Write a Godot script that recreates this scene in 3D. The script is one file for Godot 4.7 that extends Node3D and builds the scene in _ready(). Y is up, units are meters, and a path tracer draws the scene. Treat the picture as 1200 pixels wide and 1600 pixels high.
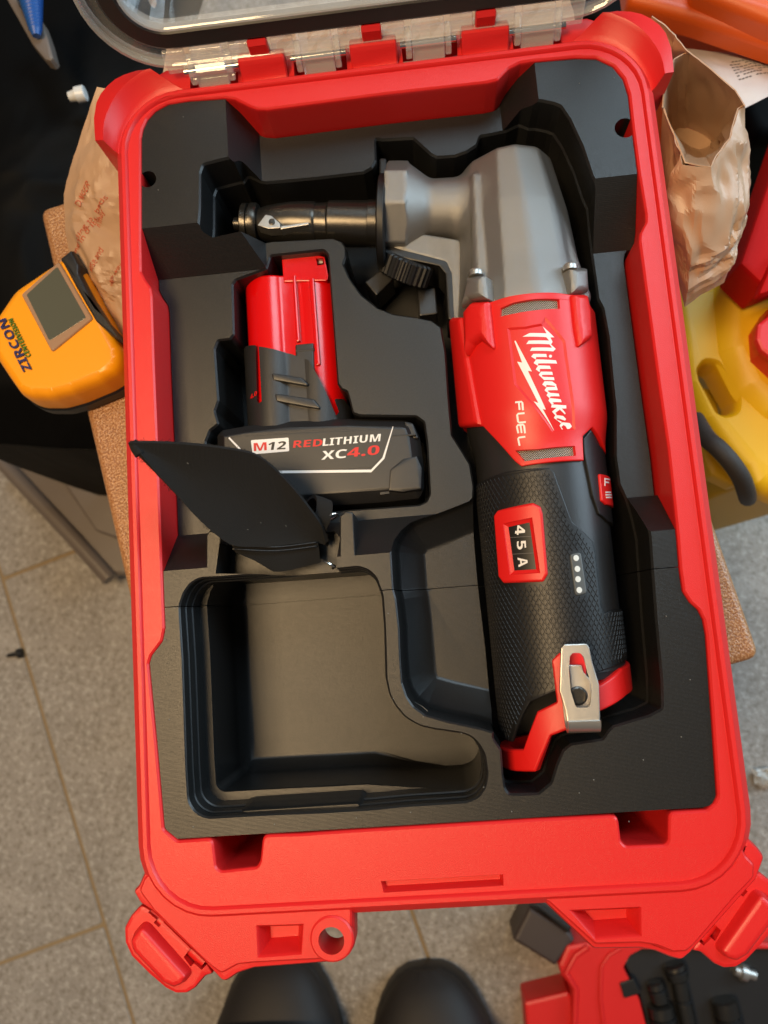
extends Node3D
# Everything is modelled in millimetres (x right, y up from the case rim, z towards the front of the case) and committed in metres.
const MM := 0.001
const DEBUG := false
var M := {}
var names := {}
var rng := RandomNumberGenerator.new()

class Geo:
	var v := PackedVector3Array()
	var t := PackedInt32Array()
	var uv := PackedVector2Array()
	func add(g: Geo) -> Geo:
		var n := v.size()
		v.append_array(g.v)
		for i in g.t: t.append(n + i)
		uv.append_array(g.uv)
		return self
	func vol() -> float:
		var s := 0.0
		for i in range(0, t.size(), 3): s += v[t[i]].dot(v[t[i + 1]].cross(v[t[i + 2]]))
		return s
	func flip() -> Geo:
		for i in range(0, t.size(), 3):
			var k := t[i + 1]
			t[i + 1] = t[i + 2]
			t[i + 2] = k
		return self
	func out() -> Geo:
		if vol() < 0: flip()
		return self
	func xf(m: Transform3D) -> Geo:
		for i in v.size(): v[i] = m * v[i]
		if m.basis.determinant() < 0: flip()
		return self
	func copy() -> Geo:
		var g := Geo.new()
		g.v = v.duplicate(); g.t = t.duplicate(); g.uv = uv.duplicate()
		return g
	func mirror() -> Geo:
		return copy().xf(Transform3D(Basis.from_scale(Vector3(-1, 1, 1)), Vector3.ZERO))

func pp(a: Array) -> PackedVector2Array:
	var r := PackedVector2Array()
	for i in range(0, a.size(), 2): r.append(Vector2(a[i], a[i + 1]))
	return r

func p3(a: Array) -> PackedVector3Array:
	var r := PackedVector3Array()
	for i in range(0, a.size(), 3): r.append(Vector3(a[i], a[i + 1], a[i + 2]))
	return r

func sarea(p: PackedVector2Array) -> float:
	var s := 0.0
	for i in p.size(): s += p[i].cross(p[(i + 1) % p.size()])
	return s * 0.5

func inset(p: PackedVector2Array, d: float) -> PackedVector2Array:   # keeps the number of points; edges that would turn over shrink to a point
	var s := signf(sarea(p))
	var n := p.size()
	var r := PackedVector2Array()
	for i in n:
		var e0 := (p[i] - p[(i + n - 1) % n]).normalized()
		var e1 := (p[(i + 1) % n] - p[i]).normalized()
		var n0 := Vector2(-e0.y, e0.x) * s
		var n1 := Vector2(-e1.y, e1.x) * s
		var b := (n0 + n1)
		if b.length() < 0.05: b = n0
		b = b.normalized()
		r.append(p[i] + b * d / maxf(0.45, b.dot(n0)))
	if absf(d) < 0.25: return r
	var run := PackedInt32Array()
	run.resize(n)
	run.fill(0)
	for it in 40:
		var bad := false
		for i in n:
			var k := (i + 1) % n
			if run[i] == 0 and (r[k] - r[i]).dot(p[k] - p[i]) < -1e-6:
				run[i] = 1
				bad = true
		if not bad: break
		var start := 0
		while start < n and run[(start + n - 1) % n] == 1: start += 1
		var i := 0
		while i < n:
			var j := i
			while j < n and run[(start + j) % n] == 1: j += 1
			if j > i:
				# where the two edges on either side of the run meet, else their middle
				var a := (start + i) % n
				var c := (start + j) % n
				var a0 := (a + n - 1) % n
				var c1 := (c + 1) % n
				var da := (p[a] - p[a0]).normalized()
				var dc := (p[c1] - p[c]).normalized()
				var q := (r[a] + r[c]) * 0.5
				if absf(da.cross(dc)) > 0.15:
					var oa := p[a0] + Vector2(-da.y, da.x) * s * d
					var oc := p[c] + Vector2(-dc.y, dc.x) * s * d
					var x = Geometry2D.line_intersects_line(oa, da, oc, dc)
					if x != null and x.distance_to(q) < absf(d) * 2.5: q = x
				for k in range(i, j + 1): r[(start + k) % n] = q
			i = j + 1
	return r

func fillet(p: PackedVector2Array, r: float, k := 4) -> PackedVector2Array:
	var n := p.size()
	var o := PackedVector2Array()
	for i in n:
		var a := p[(i + n - 1) % n] - p[i]
		var b := p[(i + 1) % n] - p[i]
		var ang := absf(a.angle_to(b))
		if ang > 3.02:
			o.append(p[i])
			continue
		var tl := minf(r / tan(ang * 0.5), 0.45 * minf(a.length(), b.length()))
		var p0 := p[i] + a.normalized() * tl
		var p1 := p[i] + b.normalized() * tl
		for j in k + 1:
			var f := float(j) / k
			o.append(p0.lerp(p[i], f).lerp(p[i].lerp(p1, f), f))
	return o

func rect2(x0: float, z0: float, x1: float, z1: float) -> PackedVector2Array:
	return PackedVector2Array([Vector2(x0, z0), Vector2(x1, z0), Vector2(x1, z1), Vector2(x0, z1)])

func circle2(c: Vector2, r: float, n := 24) -> PackedVector2Array:
	var o := PackedVector2Array()
	for i in n: o.append(c + Vector2.from_angle(TAU * i / n) * r)
	return o

func lift(p: PackedVector2Array, h: float) -> PackedVector3Array:
	var r := PackedVector3Array()
	for q in p: r.append(Vector3(q.x, h, q.y))
	return r

func loft(rings: Array, caps := true, closed := true) -> Geo:
	var g := Geo.new()
	var n: int = rings[0].size()
	for r in rings: g.v.append_array(r)
	var m := n if closed else n - 1
	for i in rings.size() - 1:
		for j in m:
			var a := i * n + j
			var b := i * n + (j + 1) % n
			g.t.append_array(PackedInt32Array([a, b, b + n, a, b + n, a + n]))
	if caps and closed:
		for e in 2:
			var off := 0 if e == 0 else (rings.size() - 1) * n
			var ring: PackedVector3Array = rings[0] if e == 0 else rings[-1]
			var nw := Vector3.ZERO
			for j in n:
				var p := ring[j]
				var q := ring[(j + 1) % n]
				nw += Vector3((p.y - q.y) * (p.z + q.z), (p.z - q.z) * (p.x + q.x), (p.x - q.x) * (p.y + q.y))
			if nw.length() < 1e-6: continue
			nw = nw.normalized()
			var ux := nw.cross(Vector3.UP if absf(nw.y) < 0.9 else Vector3.RIGHT).normalized()
			var uy := nw.cross(ux)
			var flat := PackedVector2Array()
			var at := PackedInt32Array()
			for j in n:
				if at.size() and ring[j].distance_to(ring[at[-1]]) < 0.003: continue
				if j == n - 1 and ring[j].distance_to(ring[0]) < 0.003: continue
				at.append(j)
				flat.append(Vector2(ring[j].dot(ux), ring[j].dot(uy)))
			var tri := Geometry2D.triangulate_polygon(flat)
			var nf := at.size()
			if tri.is_empty():
				if DEBUG: print("cap not triangulated, ", nf, " points")
				for j in range(1, nf - 1): tri.append_array(PackedInt32Array([0, j, j + 1]))
			var same := true
			for k in range(0, tri.size(), 3):
				for j in 3:
					if tri[k + (j + 1) % 3] == (tri[k + j] + 1) % nf: same = true
					elif tri[k + j] == (tri[k + (j + 1) % 3] + 1) % nf: same = false
			for k in range(0, tri.size(), 3):
				if same == (e == 1): g.t.append_array(PackedInt32Array([off + at[tri[k]], off + at[tri[k + 1]], off + at[tri[k + 2]]]))
				else: g.t.append_array(PackedInt32Array([off + at[tri[k]], off + at[tri[k + 2]], off + at[tri[k + 1]]]))
		g.out()
	return g

func prism(p: PackedVector2Array, h0: float, h1: float, bt := 0.0, bb := 0.0, k := 2) -> Geo:
	var rings := []
	if bb > 0:
		for i in k + 1:
			var a := PI * 0.5 * i / k
			rings.append(lift(inset(p, bb * (1 - sin(a))), h0 + bb * (1 - cos(a))))
	else: rings.append(lift(p, h0))
	if bt > 0:
		for i in k + 1:
			var a := PI * 0.5 * i / k
			rings.append(lift(inset(p, bt * (1 - cos(a))), h1 - bt * (1 - sin(a))))
	else: rings.append(lift(p, h1))
	return loft(rings)

func stack(p: PackedVector2Array, prof: Array) -> Geo:   # prof: inset, height pairs from the bottom up
	var rings := []
	for q in prof: rings.append(lift(inset(p, q[0]) if q[0] != 0 else p, q[1]))
	return loft(rings)

func box(c: Vector3, s: Vector3, b := 0.0) -> Geo:
	return prism(rect2(c.x - s.x / 2, c.z - s.z / 2, c.x + s.x / 2, c.z + s.z / 2), c.y - s.y / 2, c.y + s.y / 2, b, b)

func tube(path: PackedVector3Array, r: float, n := 10, caps := true, rad: Array = []) -> Geo:
	var rings := []
	var up := Vector3.UP
	var k := path.size()
	for i in k:
		var d := (path[mini(i + 1, k - 1)] - path[maxi(i - 1, 0)]).normalized()
		if absf(d.dot(up)) > 0.95: up = Vector3.RIGHT if absf(d.x) < 0.8 else Vector3.BACK
		var x := d.cross(up).normalized()
		var y := x.cross(d).normalized()
		up = y
		var q: float = rad[i] if rad.size() else r
		var ring := PackedVector3Array()
		for j in n:
			var a := TAU * j / n
			ring.append(path[i] + x * cos(a) * q + y * sin(a) * q)
		rings.append(ring)
	return loft(rings, caps)

func lathe(o: Vector3, axis: Vector3, prof: Array, n := 32) -> Geo:   # prof: distance along the axis, radius
	var d := axis.normalized()
	var x := d.cross(Vector3.UP if absf(d.y) < 0.9 else Vector3.RIGHT).normalized()
	var y := d.cross(x)
	var rings := []
	for q in prof:
		var ring := PackedVector3Array()
		for j in n:
			var a := TAU * j / n
			ring.append(o + d * q[0] + (x * cos(a) + y * sin(a)) * q[1])
		rings.append(ring)
	return loft(rings)

func spline(p: PackedVector3Array, k := 6) -> PackedVector3Array:
	var o := PackedVector3Array()
	for i in p.size() - 1:
		for j in k:
			o.append(p[i].cubic_interpolate(p[i + 1], p[maxi(i - 1, 0)], p[mini(i + 2, p.size() - 1)], float(j) / k))
	o.append(p[-1])
	return o

func spline2(p: PackedVector2Array, k := 5) -> PackedVector2Array:   # closed
	var o := PackedVector2Array()
	var n := p.size()
	for i in n:
		for j in k:
			o.append(p[i].cubic_interpolate(p[(i + 1) % n], p[(i + n - 1) % n], p[(i + 2) % n], float(j) / k))
	return o

func sheet(rows: Array, thick := 0.0) -> Geo:   # rows of points; given a thickness it becomes a closed slab
	var n: int = rows[0].size()
	if thick == 0.0: return loft(rows, false, false)
	var g := loft(rows, false, false)
	var nor := PackedVector3Array()
	nor.resize(g.v.size())
	for i in range(0, g.t.size(), 3):
		var f := (g.v[g.t[i + 1]] - g.v[g.t[i]]).cross(g.v[g.t[i + 2]] - g.v[g.t[i]])
		for k in 3: nor[g.t[i + k]] += f
	var b := Geo.new()
	b.v = g.v.duplicate()
	for i in b.v.size(): b.v[i] -= nor[i].normalized() * thick
	b.t = g.t.duplicate()
	b.flip()
	var m := rows.size()
	var o := g.v.size()
	g.add(b)
	var edge := []
	for j in n: edge.append(j)
	for i in range(1, m): edge.append(i * n + n - 1)
	for j in range(n - 2, -1, -1): edge.append((m - 1) * n + j)
	for i in range(m - 2, 0, -1): edge.append(i * n)
	for i in edge.size():
		var a: int = edge[i]
		var c: int = edge[(i + 1) % edge.size()]
		g.t.append_array(PackedInt32Array([a, a + o, c + o, a, c + o, c]))
	return g.out()

# splits every edge longer than most, so that a flat shape can follow a curved surface
func subdivide(g: Geo, most: float, rounds := 5) -> Geo:
	for r in rounds:
		var mid := {}
		var nt := PackedInt32Array()
		var any := false
		for i in range(0, g.t.size(), 3):
			var c := [g.t[i], g.t[i + 1], g.t[i + 2]]
			var m := [-1, -1, -1]
			var cnt := 0
			for k in 3:
				var a: int = c[k]
				var b: int = c[(k + 1) % 3]
				if g.v[a].distance_to(g.v[b]) > most:
					var key := Vector2i(mini(a, b), maxi(a, b))
					if not mid.has(key):
						mid[key] = g.v.size()
						g.v.append((g.v[a] + g.v[b]) * 0.5)
					m[k] = mid[key]
					cnt += 1
			if cnt == 0:
				nt.append_array(PackedInt32Array(c))
				continue
			any = true
			if cnt == 3:
				nt.append_array(PackedInt32Array([c[0], m[0], m[2], m[0], c[1], m[1], m[2], m[1], c[2], m[0], m[1], m[2]]))
			elif cnt == 1:
				for k in 3:
					if m[k] >= 0: nt.append_array(PackedInt32Array([c[k], m[k], c[(k + 2) % 3], m[k], c[(k + 1) % 3], c[(k + 2) % 3]]))
			else:
				for k in 3:
					if m[k] < 0:
						var a: int = c[k]
						var b: int = c[(k + 1) % 3]
						var d: int = c[(k + 2) % 3]
						var mb: int = m[(k + 1) % 3]
						var md: int = m[(k + 2) % 3]
						nt.append_array(PackedInt32Array([a, b, mb, a, mb, md, md, mb, d]))
		g.t = nt
		if not any: break
	return g

func csg(items: Array) -> Geo:   # [geo, operation] pairs; 0 adds, 1 keeps the common part, 2 cuts
	var comb := CSGCombiner3D.new()
	comb.name = "solid_work"
	for it in items:
		if DEBUG: check(it[0], str(items.find(it)))
		var c := CSGMesh3D.new()
		var am := ArrayMesh.new()
		var arr := []
		arr.resize(Mesh.ARRAY_MAX)
		var g: Geo = weld(it[0])
		var idx := g.t.duplicate()
		for i in range(0, idx.size(), 3):
			var k := idx[i + 1]
			idx[i + 1] = idx[i + 2]
			idx[i + 2] = k
		arr[Mesh.ARRAY_VERTEX] = g.v
		arr[Mesh.ARRAY_INDEX] = idx
		am.add_surface_from_arrays(Mesh.PRIMITIVE_TRIANGLES, arr)
		c.mesh = am
		c.operation = it[1]
		comb.add_child(c, true)
	add_child(comb)
	await get_tree().process_frame
	await get_tree().process_frame
	var m := comb.bake_static_mesh()
	comb.free()
	var o := Geo.new()
	if m == null or m.get_surface_count() == 0:
		print("empty solid")
		return o
	var a := m.surface_get_arrays(0)
	o.v = a[Mesh.ARRAY_VERTEX]
	if a[Mesh.ARRAY_INDEX] != null and a[Mesh.ARRAY_INDEX].size():
		o.t = a[Mesh.ARRAY_INDEX]
	else:
		for i in o.v.size(): o.t.append(i)
	return weld(o).out()

func weld(g: Geo) -> Geo:
	var seen := {}
	var o := Geo.new()
	var map := PackedInt32Array()
	for p in g.v:
		var k := Vector3i((p * 500.0).round())
		if not seen.has(k):
			seen[k] = o.v.size()
			o.v.append(p)
		map.append(seen[k])
	for i in range(0, g.t.size(), 3):
		var a := map[g.t[i]]
		var b := map[g.t[i + 1]]
		var c := map[g.t[i + 2]]
		if a != b and b != c and a != c: o.t.append_array(PackedInt32Array([a, b, c]))
	return o

func numbered(called: String, parent: Node) -> String:
	var key := str(parent.get_instance_id()) + called
	names[key] = names.get(key, -1) + 1
	return called if names[key] == 0 else "%s_%03d" % [called, names[key]]

func origin(n: Node) -> Vector3:
	var o := Vector3.ZERO
	while n != self:
		o += n.position
		n = n.get_parent()
	return o

func meshed(g: Geo, o: Vector3, crease: float) -> ArrayMesh:
	var w := g if g.uv.size() else weld(g)
	var fn := PackedVector3Array()
	var at := []
	at.resize(w.v.size())
	for i in w.v.size(): at[i] = PackedInt32Array()
	for i in range(0, w.t.size(), 3):
		fn.append((w.v[w.t[i + 1]] - w.v[w.t[i]]).cross(w.v[w.t[i + 2]] - w.v[w.t[i]]))
		for k in 3: at[w.t[i + k]].append(i / 3)
	var lim := cos(deg_to_rad(crease))
	var un := PackedVector3Array()
	for f in fn: un.append(f.normalized())
	var vs := PackedVector3Array()
	var ns := PackedVector3Array()
	var us := PackedVector2Array()
	for i in range(0, w.t.size(), 3):
		for k in [0, 2, 1]:
			var c: int = w.t[i + k]
			var s := Vector3.ZERO
			for f in at[c]:
				if un[f].dot(un[i / 3]) >= lim: s += fn[f]
			if s.length() < 1e-9: s = Vector3.UP
			vs.append(w.v[c] * MM - o)
			ns.append(s.normalized())
			if g.uv.size(): us.append(w.uv[c])
	var arr := []
	arr.resize(Mesh.ARRAY_MAX)
	arr[Mesh.ARRAY_VERTEX] = vs
	arr[Mesh.ARRAY_NORMAL] = ns
	if us.size(): arr[Mesh.ARRAY_TEX_UV] = us
	var m := ArrayMesh.new()
	m.add_surface_from_arrays(Mesh.PRIMITIVE_TRIANGLES, arr)
	return m

func part(called: String, g: Geo, mat: Material, parent: Node = self, crease := 38.0) -> MeshInstance3D:
	var mi := MeshInstance3D.new()
	mi.name = numbered(called, parent)
	parent.add_child(mi, true)
	mi.mesh = meshed(g, origin(parent), crease)
	mi.mesh.surface_set_material(0, mat)
	mi.cast_shadow = GeometryInstance3D.SHADOW_CASTING_SETTING_ON
	return mi

func tag(o: Node, label: String, category := "", group := "", kind := "") -> Node:
	if label: o.set_meta("label", label)
	if category: o.set_meta("category", category)
	if group: o.set_meta("group", group)
	if kind: o.set_meta("kind", kind)
	return o

func thing(called: String, label: String, category: String, at: Vector3, group := "") -> Node3D:
	var o := Node3D.new()
	o.name = numbered(called, self)
	add_child(o, true)
	o.position = at * MM
	tag(o, label, category, group)
	return o

# lettering: the words as flat triangles whose box is 0 to 1 both ways
func glyphs(text: String, bold := true, serif := false) -> Geo:
	var tm := TextMesh.new()
	var sf := SystemFont.new()
	sf.font_names = PackedStringArray(["Droid Serif" if serif else "Droid Sans"])
	sf.font_weight = 700 if bold else 400
	tm.font = sf
	tm.font_size = 64
	tm.pixel_size = 0.1
	tm.depth = 0.0
	tm.curve_step = 1.5
	tm.text = text
	tm.horizontal_alignment = HORIZONTAL_ALIGNMENT_LEFT
	var g := Geo.new()
	for s in tm.get_surface_count():
		var a := tm.surface_get_arrays(s)
		var n := g.v.size()
		g.v.append_array(a[Mesh.ARRAY_VERTEX])
		if a[Mesh.ARRAY_INDEX] != null and a[Mesh.ARRAY_INDEX].size():
			for i in a[Mesh.ARRAY_INDEX]: g.t.append(n + i)
		else:
			for i in a[Mesh.ARRAY_VERTEX].size(): g.t.append(n + i)
	var w := weld_fine(g)
	if w.v.is_empty():
		print("no letters for ", text)
		return w
	var lo := w.v[0]
	var hi := w.v[0]
	for p in w.v:
		lo = lo.min(p)
		hi = hi.max(p)
	for i in w.v.size(): w.v[i] = Vector3((w.v[i].x - lo.x) / (hi.x - lo.x), (w.v[i].y - lo.y) / (hi.y - lo.y), 0)
	return w

# words between two points of their baseline, with a vector for the height of the letters; place(p, height) puts a point on the surface
func words(text: String, p0: Vector2, p1: Vector2, up: Vector2, place, thick := 0.12, bold := true, serif := false) -> Geo:
	var w := glyphs(text, bold, serif)
	var k := Vector2(p0.distance_to(p1), up.length())
	for i in w.v.size(): w.v[i] = Vector3(w.v[i].x * k.x, w.v[i].y * k.y, 0)
	subdivide(w, 1.4)
	return solid_flat(w, func(x, y, h): return place.call(p0 + (p1 - p0) * (x / k.x) + up * (y / k.y), h), thick)

func weld_fine(g: Geo) -> Geo:
	for i in g.v.size(): g.v[i] *= 20.0
	var w := weld(g)
	for i in w.v.size(): w.v[i] /= 20.0
	return w

# a flat triangulated shape (x, y) becomes a thin plate on a surface: top at thick, sides down to -0.05
func solid_flat(w: Geo, place, thick: float, under := -0.05) -> Geo:
	var g := Geo.new()
	var n := w.v.size()
	for p in w.v: g.v.append(place.call(p.x, p.y, thick))
	for p in w.v: g.v.append(place.call(p.x, p.y, under))
	var edges := {}
	for i in range(0, w.t.size(), 3):
		var c := [w.t[i], w.t[i + 1], w.t[i + 2]]
		if (w.v[c[1]] - w.v[c[0]]).cross(w.v[c[2]] - w.v[c[0]]).z < 0: c = [c[0], c[2], c[1]]
		g.t.append_array(PackedInt32Array(c))
		for k in 3: edges[Vector2i(c[k], c[(k + 1) % 3])] = true
	for e in edges:
		if not edges.has(Vector2i(e.y, e.x)):
			g.t.append_array(PackedInt32Array([e.x, e.x + n, e.y + n, e.x, e.y + n, e.y]))
	return righted(g, place, w.v[0])

func righted(g: Geo, place, p: Vector3) -> Geo:
	var o: Vector3 = place.call(p.x, p.y, 0.0)
	var x: Vector3 = place.call(p.x + 0.1, p.y, 0.0)
	var y: Vector3 = place.call(p.x, p.y + 0.1, 0.0)
	var h: Vector3 = place.call(p.x, p.y, 0.1)
	return g.flip() if (x - o).cross(y - o).dot(h - o) < 0 else g

func plate(poly: PackedVector2Array, place, thick: float, under := -0.05, most := 3.0, bevel := 0.0) -> Geo:
	var w := Geo.new()
	for p in poly: w.v.append(Vector3(p.x, p.y, 0))
	w.t = Geometry2D.triangulate_polygon(poly)
	if w.t.is_empty(): print("plate not triangulated ", poly.size())
	if bevel > 0:
		var q := inset(poly, bevel)
		var n := poly.size()
		w.v.clear()
		for p in q: w.v.append(Vector3(p.x, p.y, thick))
		for p in poly: w.v.append(Vector3(p.x, p.y, thick - bevel))
		for p in poly: w.v.append(Vector3(p.x, p.y, under))
		w.t = Geometry2D.triangulate_polygon(q)
		for i in range(0, w.t.size(), 3):
			if (w.v[w.t[i + 1]] - w.v[w.t[i]]).cross(w.v[w.t[i + 2]] - w.v[w.t[i]]).z < 0:
				var k := w.t[i + 1]
				w.t[i + 1] = w.t[i + 2]
				w.t[i + 2] = k
		var s := sarea(poly) > 0
		for r in 2:
			for j in n:
				var a := r * n + j
				var b := r * n + (j + 1) % n
				if s: w.t.append_array(PackedInt32Array([a, a + n, b + n, a, b + n, b]))
				else: w.t.append_array(PackedInt32Array([a, b + n, a + n, a, b, b + n]))
		subdivide(w, most)
		var o := Geo.new()
		for p in w.v: o.v.append(place.call(p.x, p.y, p.z))
		o.t = w.t
		return righted(o, place, Vector3(poly[0].x, poly[0].y, 0))
	subdivide(w, most)
	return solid_flat(w, place, thick, under)

func ribbon(path: PackedVector2Array, wd: Array) -> PackedVector2Array:   # a stroke of changing width as an outline
	var l := PackedVector2Array()
	var r := PackedVector2Array()
	var n := path.size()
	for i in n:
		var d := (path[mini(i + 1, n - 1)] - path[maxi(i - 1, 0)]).normalized()
		var q := Vector2(-d.y, d.x) * float(wd[i] if wd.size() > 1 else wd[0]) * 0.5
		l.append(path[i] + q)
		r.append(path[i] - q)
	r.reverse()
	l.append_array(r)
	return l

# surfaces: tiling textures computed from noise
func tex(n: int, fn) -> Image:
	var d := PackedByteArray()
	d.resize(n * n * 4)
	for y in n:
		for x in n:
			var c: Color = fn.call(x, y)
			var i := (y * n + x) * 4
			d[i] = int(clampf(c.r, 0, 1) * 255.0)
			d[i + 1] = int(clampf(c.g, 0, 1) * 255.0)
			d[i + 2] = int(clampf(c.b, 0, 1) * 255.0)
			d[i + 3] = 255
	return Image.create_from_data(n, n, false, Image.FORMAT_RGBA8, d)

func tiling(seed_: int, freq: float, oct := 3, kind := FastNoiseLite.TYPE_SIMPLEX_SMOOTH) -> Image:
	var f := FastNoiseLite.new()
	f.seed = seed_
	f.frequency = freq
	f.noise_type = kind
	f.fractal_octaves = oct
	var im := f.get_seamless_image(512, 512)
	im.convert(Image.FORMAT_RGBA8)
	return im

func bump(im: Image, amount: float) -> ImageTexture:
	var c := im.duplicate()
	c.bump_map_to_normal_map(amount)
	return ImageTexture.create_from_image(c)

func colour_of(im: Image, lo: Color, hi: Color, gamma := 1.0) -> ImageTexture:
	return ImageTexture.create_from_image(tex(512, func(x, y): return lo.lerp(hi, pow(im.get_pixel(x, y).r, gamma))))

func mat(key: String, c: Color, rough: float, metal := 0.0, nrm: Texture2D = null, size := 20.0, strength := 1.0) -> StandardMaterial3D:
	var m := StandardMaterial3D.new()
	m.resource_name = key
	m.albedo_color = c
	m.roughness = rough
	m.metallic = metal
	m.cull_mode = BaseMaterial3D.CULL_DISABLED
	m.uv1_triplanar = true
	m.uv1_scale = Vector3.ONE * (1000.0 / size)
	if nrm:
		m.normal_enabled = true
		m.normal_texture = nrm
		m.normal_scale = strength
	M[key] = m
	return m

func check(g0: Geo, what: String) -> void:
	var g := weld(g0)
	var e := {}
	var dup := 0
	for i in range(0, g.t.size(), 3):
		for k in 3:
			var q := Vector2i(g.t[i + k], g.t[i + (k + 1) % 3])
			if e.has(q): dup += 1
			e[q] = true
	var open := 0
	for q in e:
		if not e.has(Vector2i(q.y, q.x)): open += 1
	if dup or open: print("solid ", what, " dup ", dup, " open ", open, " tris ", g0.t.size() / 3, " -> ", g.t.size() / 3, " vol ", g.vol())

func _ready() -> void:
	rng.seed = 7
	var cam := Camera3D.new()
	cam.name = "camera"
	add_child(cam)
	cam.transform = Transform3D(Basis(Vector3(0.99446,-0.07273,0.07590),Vector3(0.08491,0.13008,-0.98786),Vector3(0.06197,0.98883,0.13554)),Vector3(0.00844,0.31158,0.06689))
	cam.fov = 68.0470
	cam.near = 0.02
	cam.far = 30.0
	cam.current = true
	var lens := CameraAttributesPhysical.new()
	lens.frustum_near = 0.02
	lens.frustum_far = 30.0
	lens.frustum_focal_length = 17.76
	lens.frustum_focus_distance = 0.325
	lens.exposure_aperture = 6.5
	cam.attributes = lens
	cam.fov = 68.0470
	var we := WorldEnvironment.new()
	we.name = "world_environment"
	add_child(we)
	var e := Environment.new()
	e.background_mode = Environment.BG_COLOR
	e.background_color = Color(0.36, 0.36, 0.365)
	e.background_energy_multiplier = 1.0
	e.tonemap_mode = Environment.TONE_MAPPER_LINEAR
	e.tonemap_exposure = 1.0
	e.sdfgi_enabled = true
	e.ssao_enabled = true
	e.ssil_enabled = true
	we.environment = e
	ceiling_lamp("square warm ceiling lamp above the open red case", Vector3(-430, 1250, 120), 420.0, Color(1.0, 0.85, 0.64), 1.95)
	ceiling_lamp("square cool white ceiling lamp behind the open red case", Vector3(430, 1350, -900), 700.0, Color(0.84, 0.94, 1.0), 1.55)
	wall_lamp("tall cool white lamp panel standing to the right of the red case", Vector3(1250, 420, -380), 800.0, Color(0.82, 0.93, 1.0), 1.4)
	materials()
	make_floor()
	make_stool()
	await make_case()
	await make_insert()
	await make_rest()

func ceiling_lamp(label: String, at: Vector3, size: float, c: Color, power: float) -> void:
	var t := thing("ceiling_lamp", label, "lamp", at, "")
	var glow := StandardMaterial3D.new()
	glow.albedo_color = Color(0.8, 0.8, 0.8)
	glow.emission_enabled = true
	glow.emission = c
	glow.emission_energy_multiplier = 1.0
	part("frame", box(at + Vector3(0, 22, 0), Vector3(size + 30, 30, size + 30), 3), mat("lamp_frame", Color(0.8, 0.8, 0.8), 0.5), t)
	part("diffuser", box(at + Vector3(0, 4, 0), Vector3(size, 6, size), 1), glow, t)
	var l := AreaLight3D.new()
	l.name = "lamp_light"
	t.add_child(l)
	l.area_size = Vector2(size, size) * MM
	l.rotation.x = -PI / 2
	l.position.y = -0.004
	l.light_color = c
	l.light_energy = power
	l.area_range = 8.0
	l.area_attenuation = 2.0
	l.shadow_enabled = true

func wall_lamp(label: String, at: Vector3, size: float, c: Color, power: float) -> void:
	var t := thing("lamp_panel", label, "lamp", Vector3(at.x, -430, at.z), "")
	var d := Vector3(-at.x, -at.y - 60, -at.z - 20).normalized()
	var b := Basis.looking_at(d, Vector3.UP)
	var glow := StandardMaterial3D.new()
	glow.albedo_color = Color(0.8, 0.8, 0.8)
	glow.emission_enabled = true
	glow.emission = c
	part("panel_frame", box(Vector3.ZERO, Vector3(size + 30, size + 30, 30), 3).xf(Transform3D(b, at - d * 20)), M.lamp_frame, t)
	part("diffuser", box(Vector3.ZERO, Vector3(size, size, 6), 1).xf(Transform3D(b, at - d * 3.6)), glow, t)
	part("stand", box(Vector3(0, -430 + (at.y - size * 0.5 + 430) * 0.5, 0) + Vector3(at.x, 0, at.z) - d * 30, Vector3(40, at.y - size * 0.5 + 430, 40), 2), M.lamp_frame, t)
	var l := AreaLight3D.new()
	l.name = "lamp_light"
	t.add_child(l)
	l.area_size = Vector2(size, size) * MM
	l.basis = b
	l.position = (at + d * 1.0) * MM - t.position
	l.light_color = c
	l.light_energy = power
	l.area_range = 8.0
	l.area_attenuation = 2.0
	l.shadow_enabled = true

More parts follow.
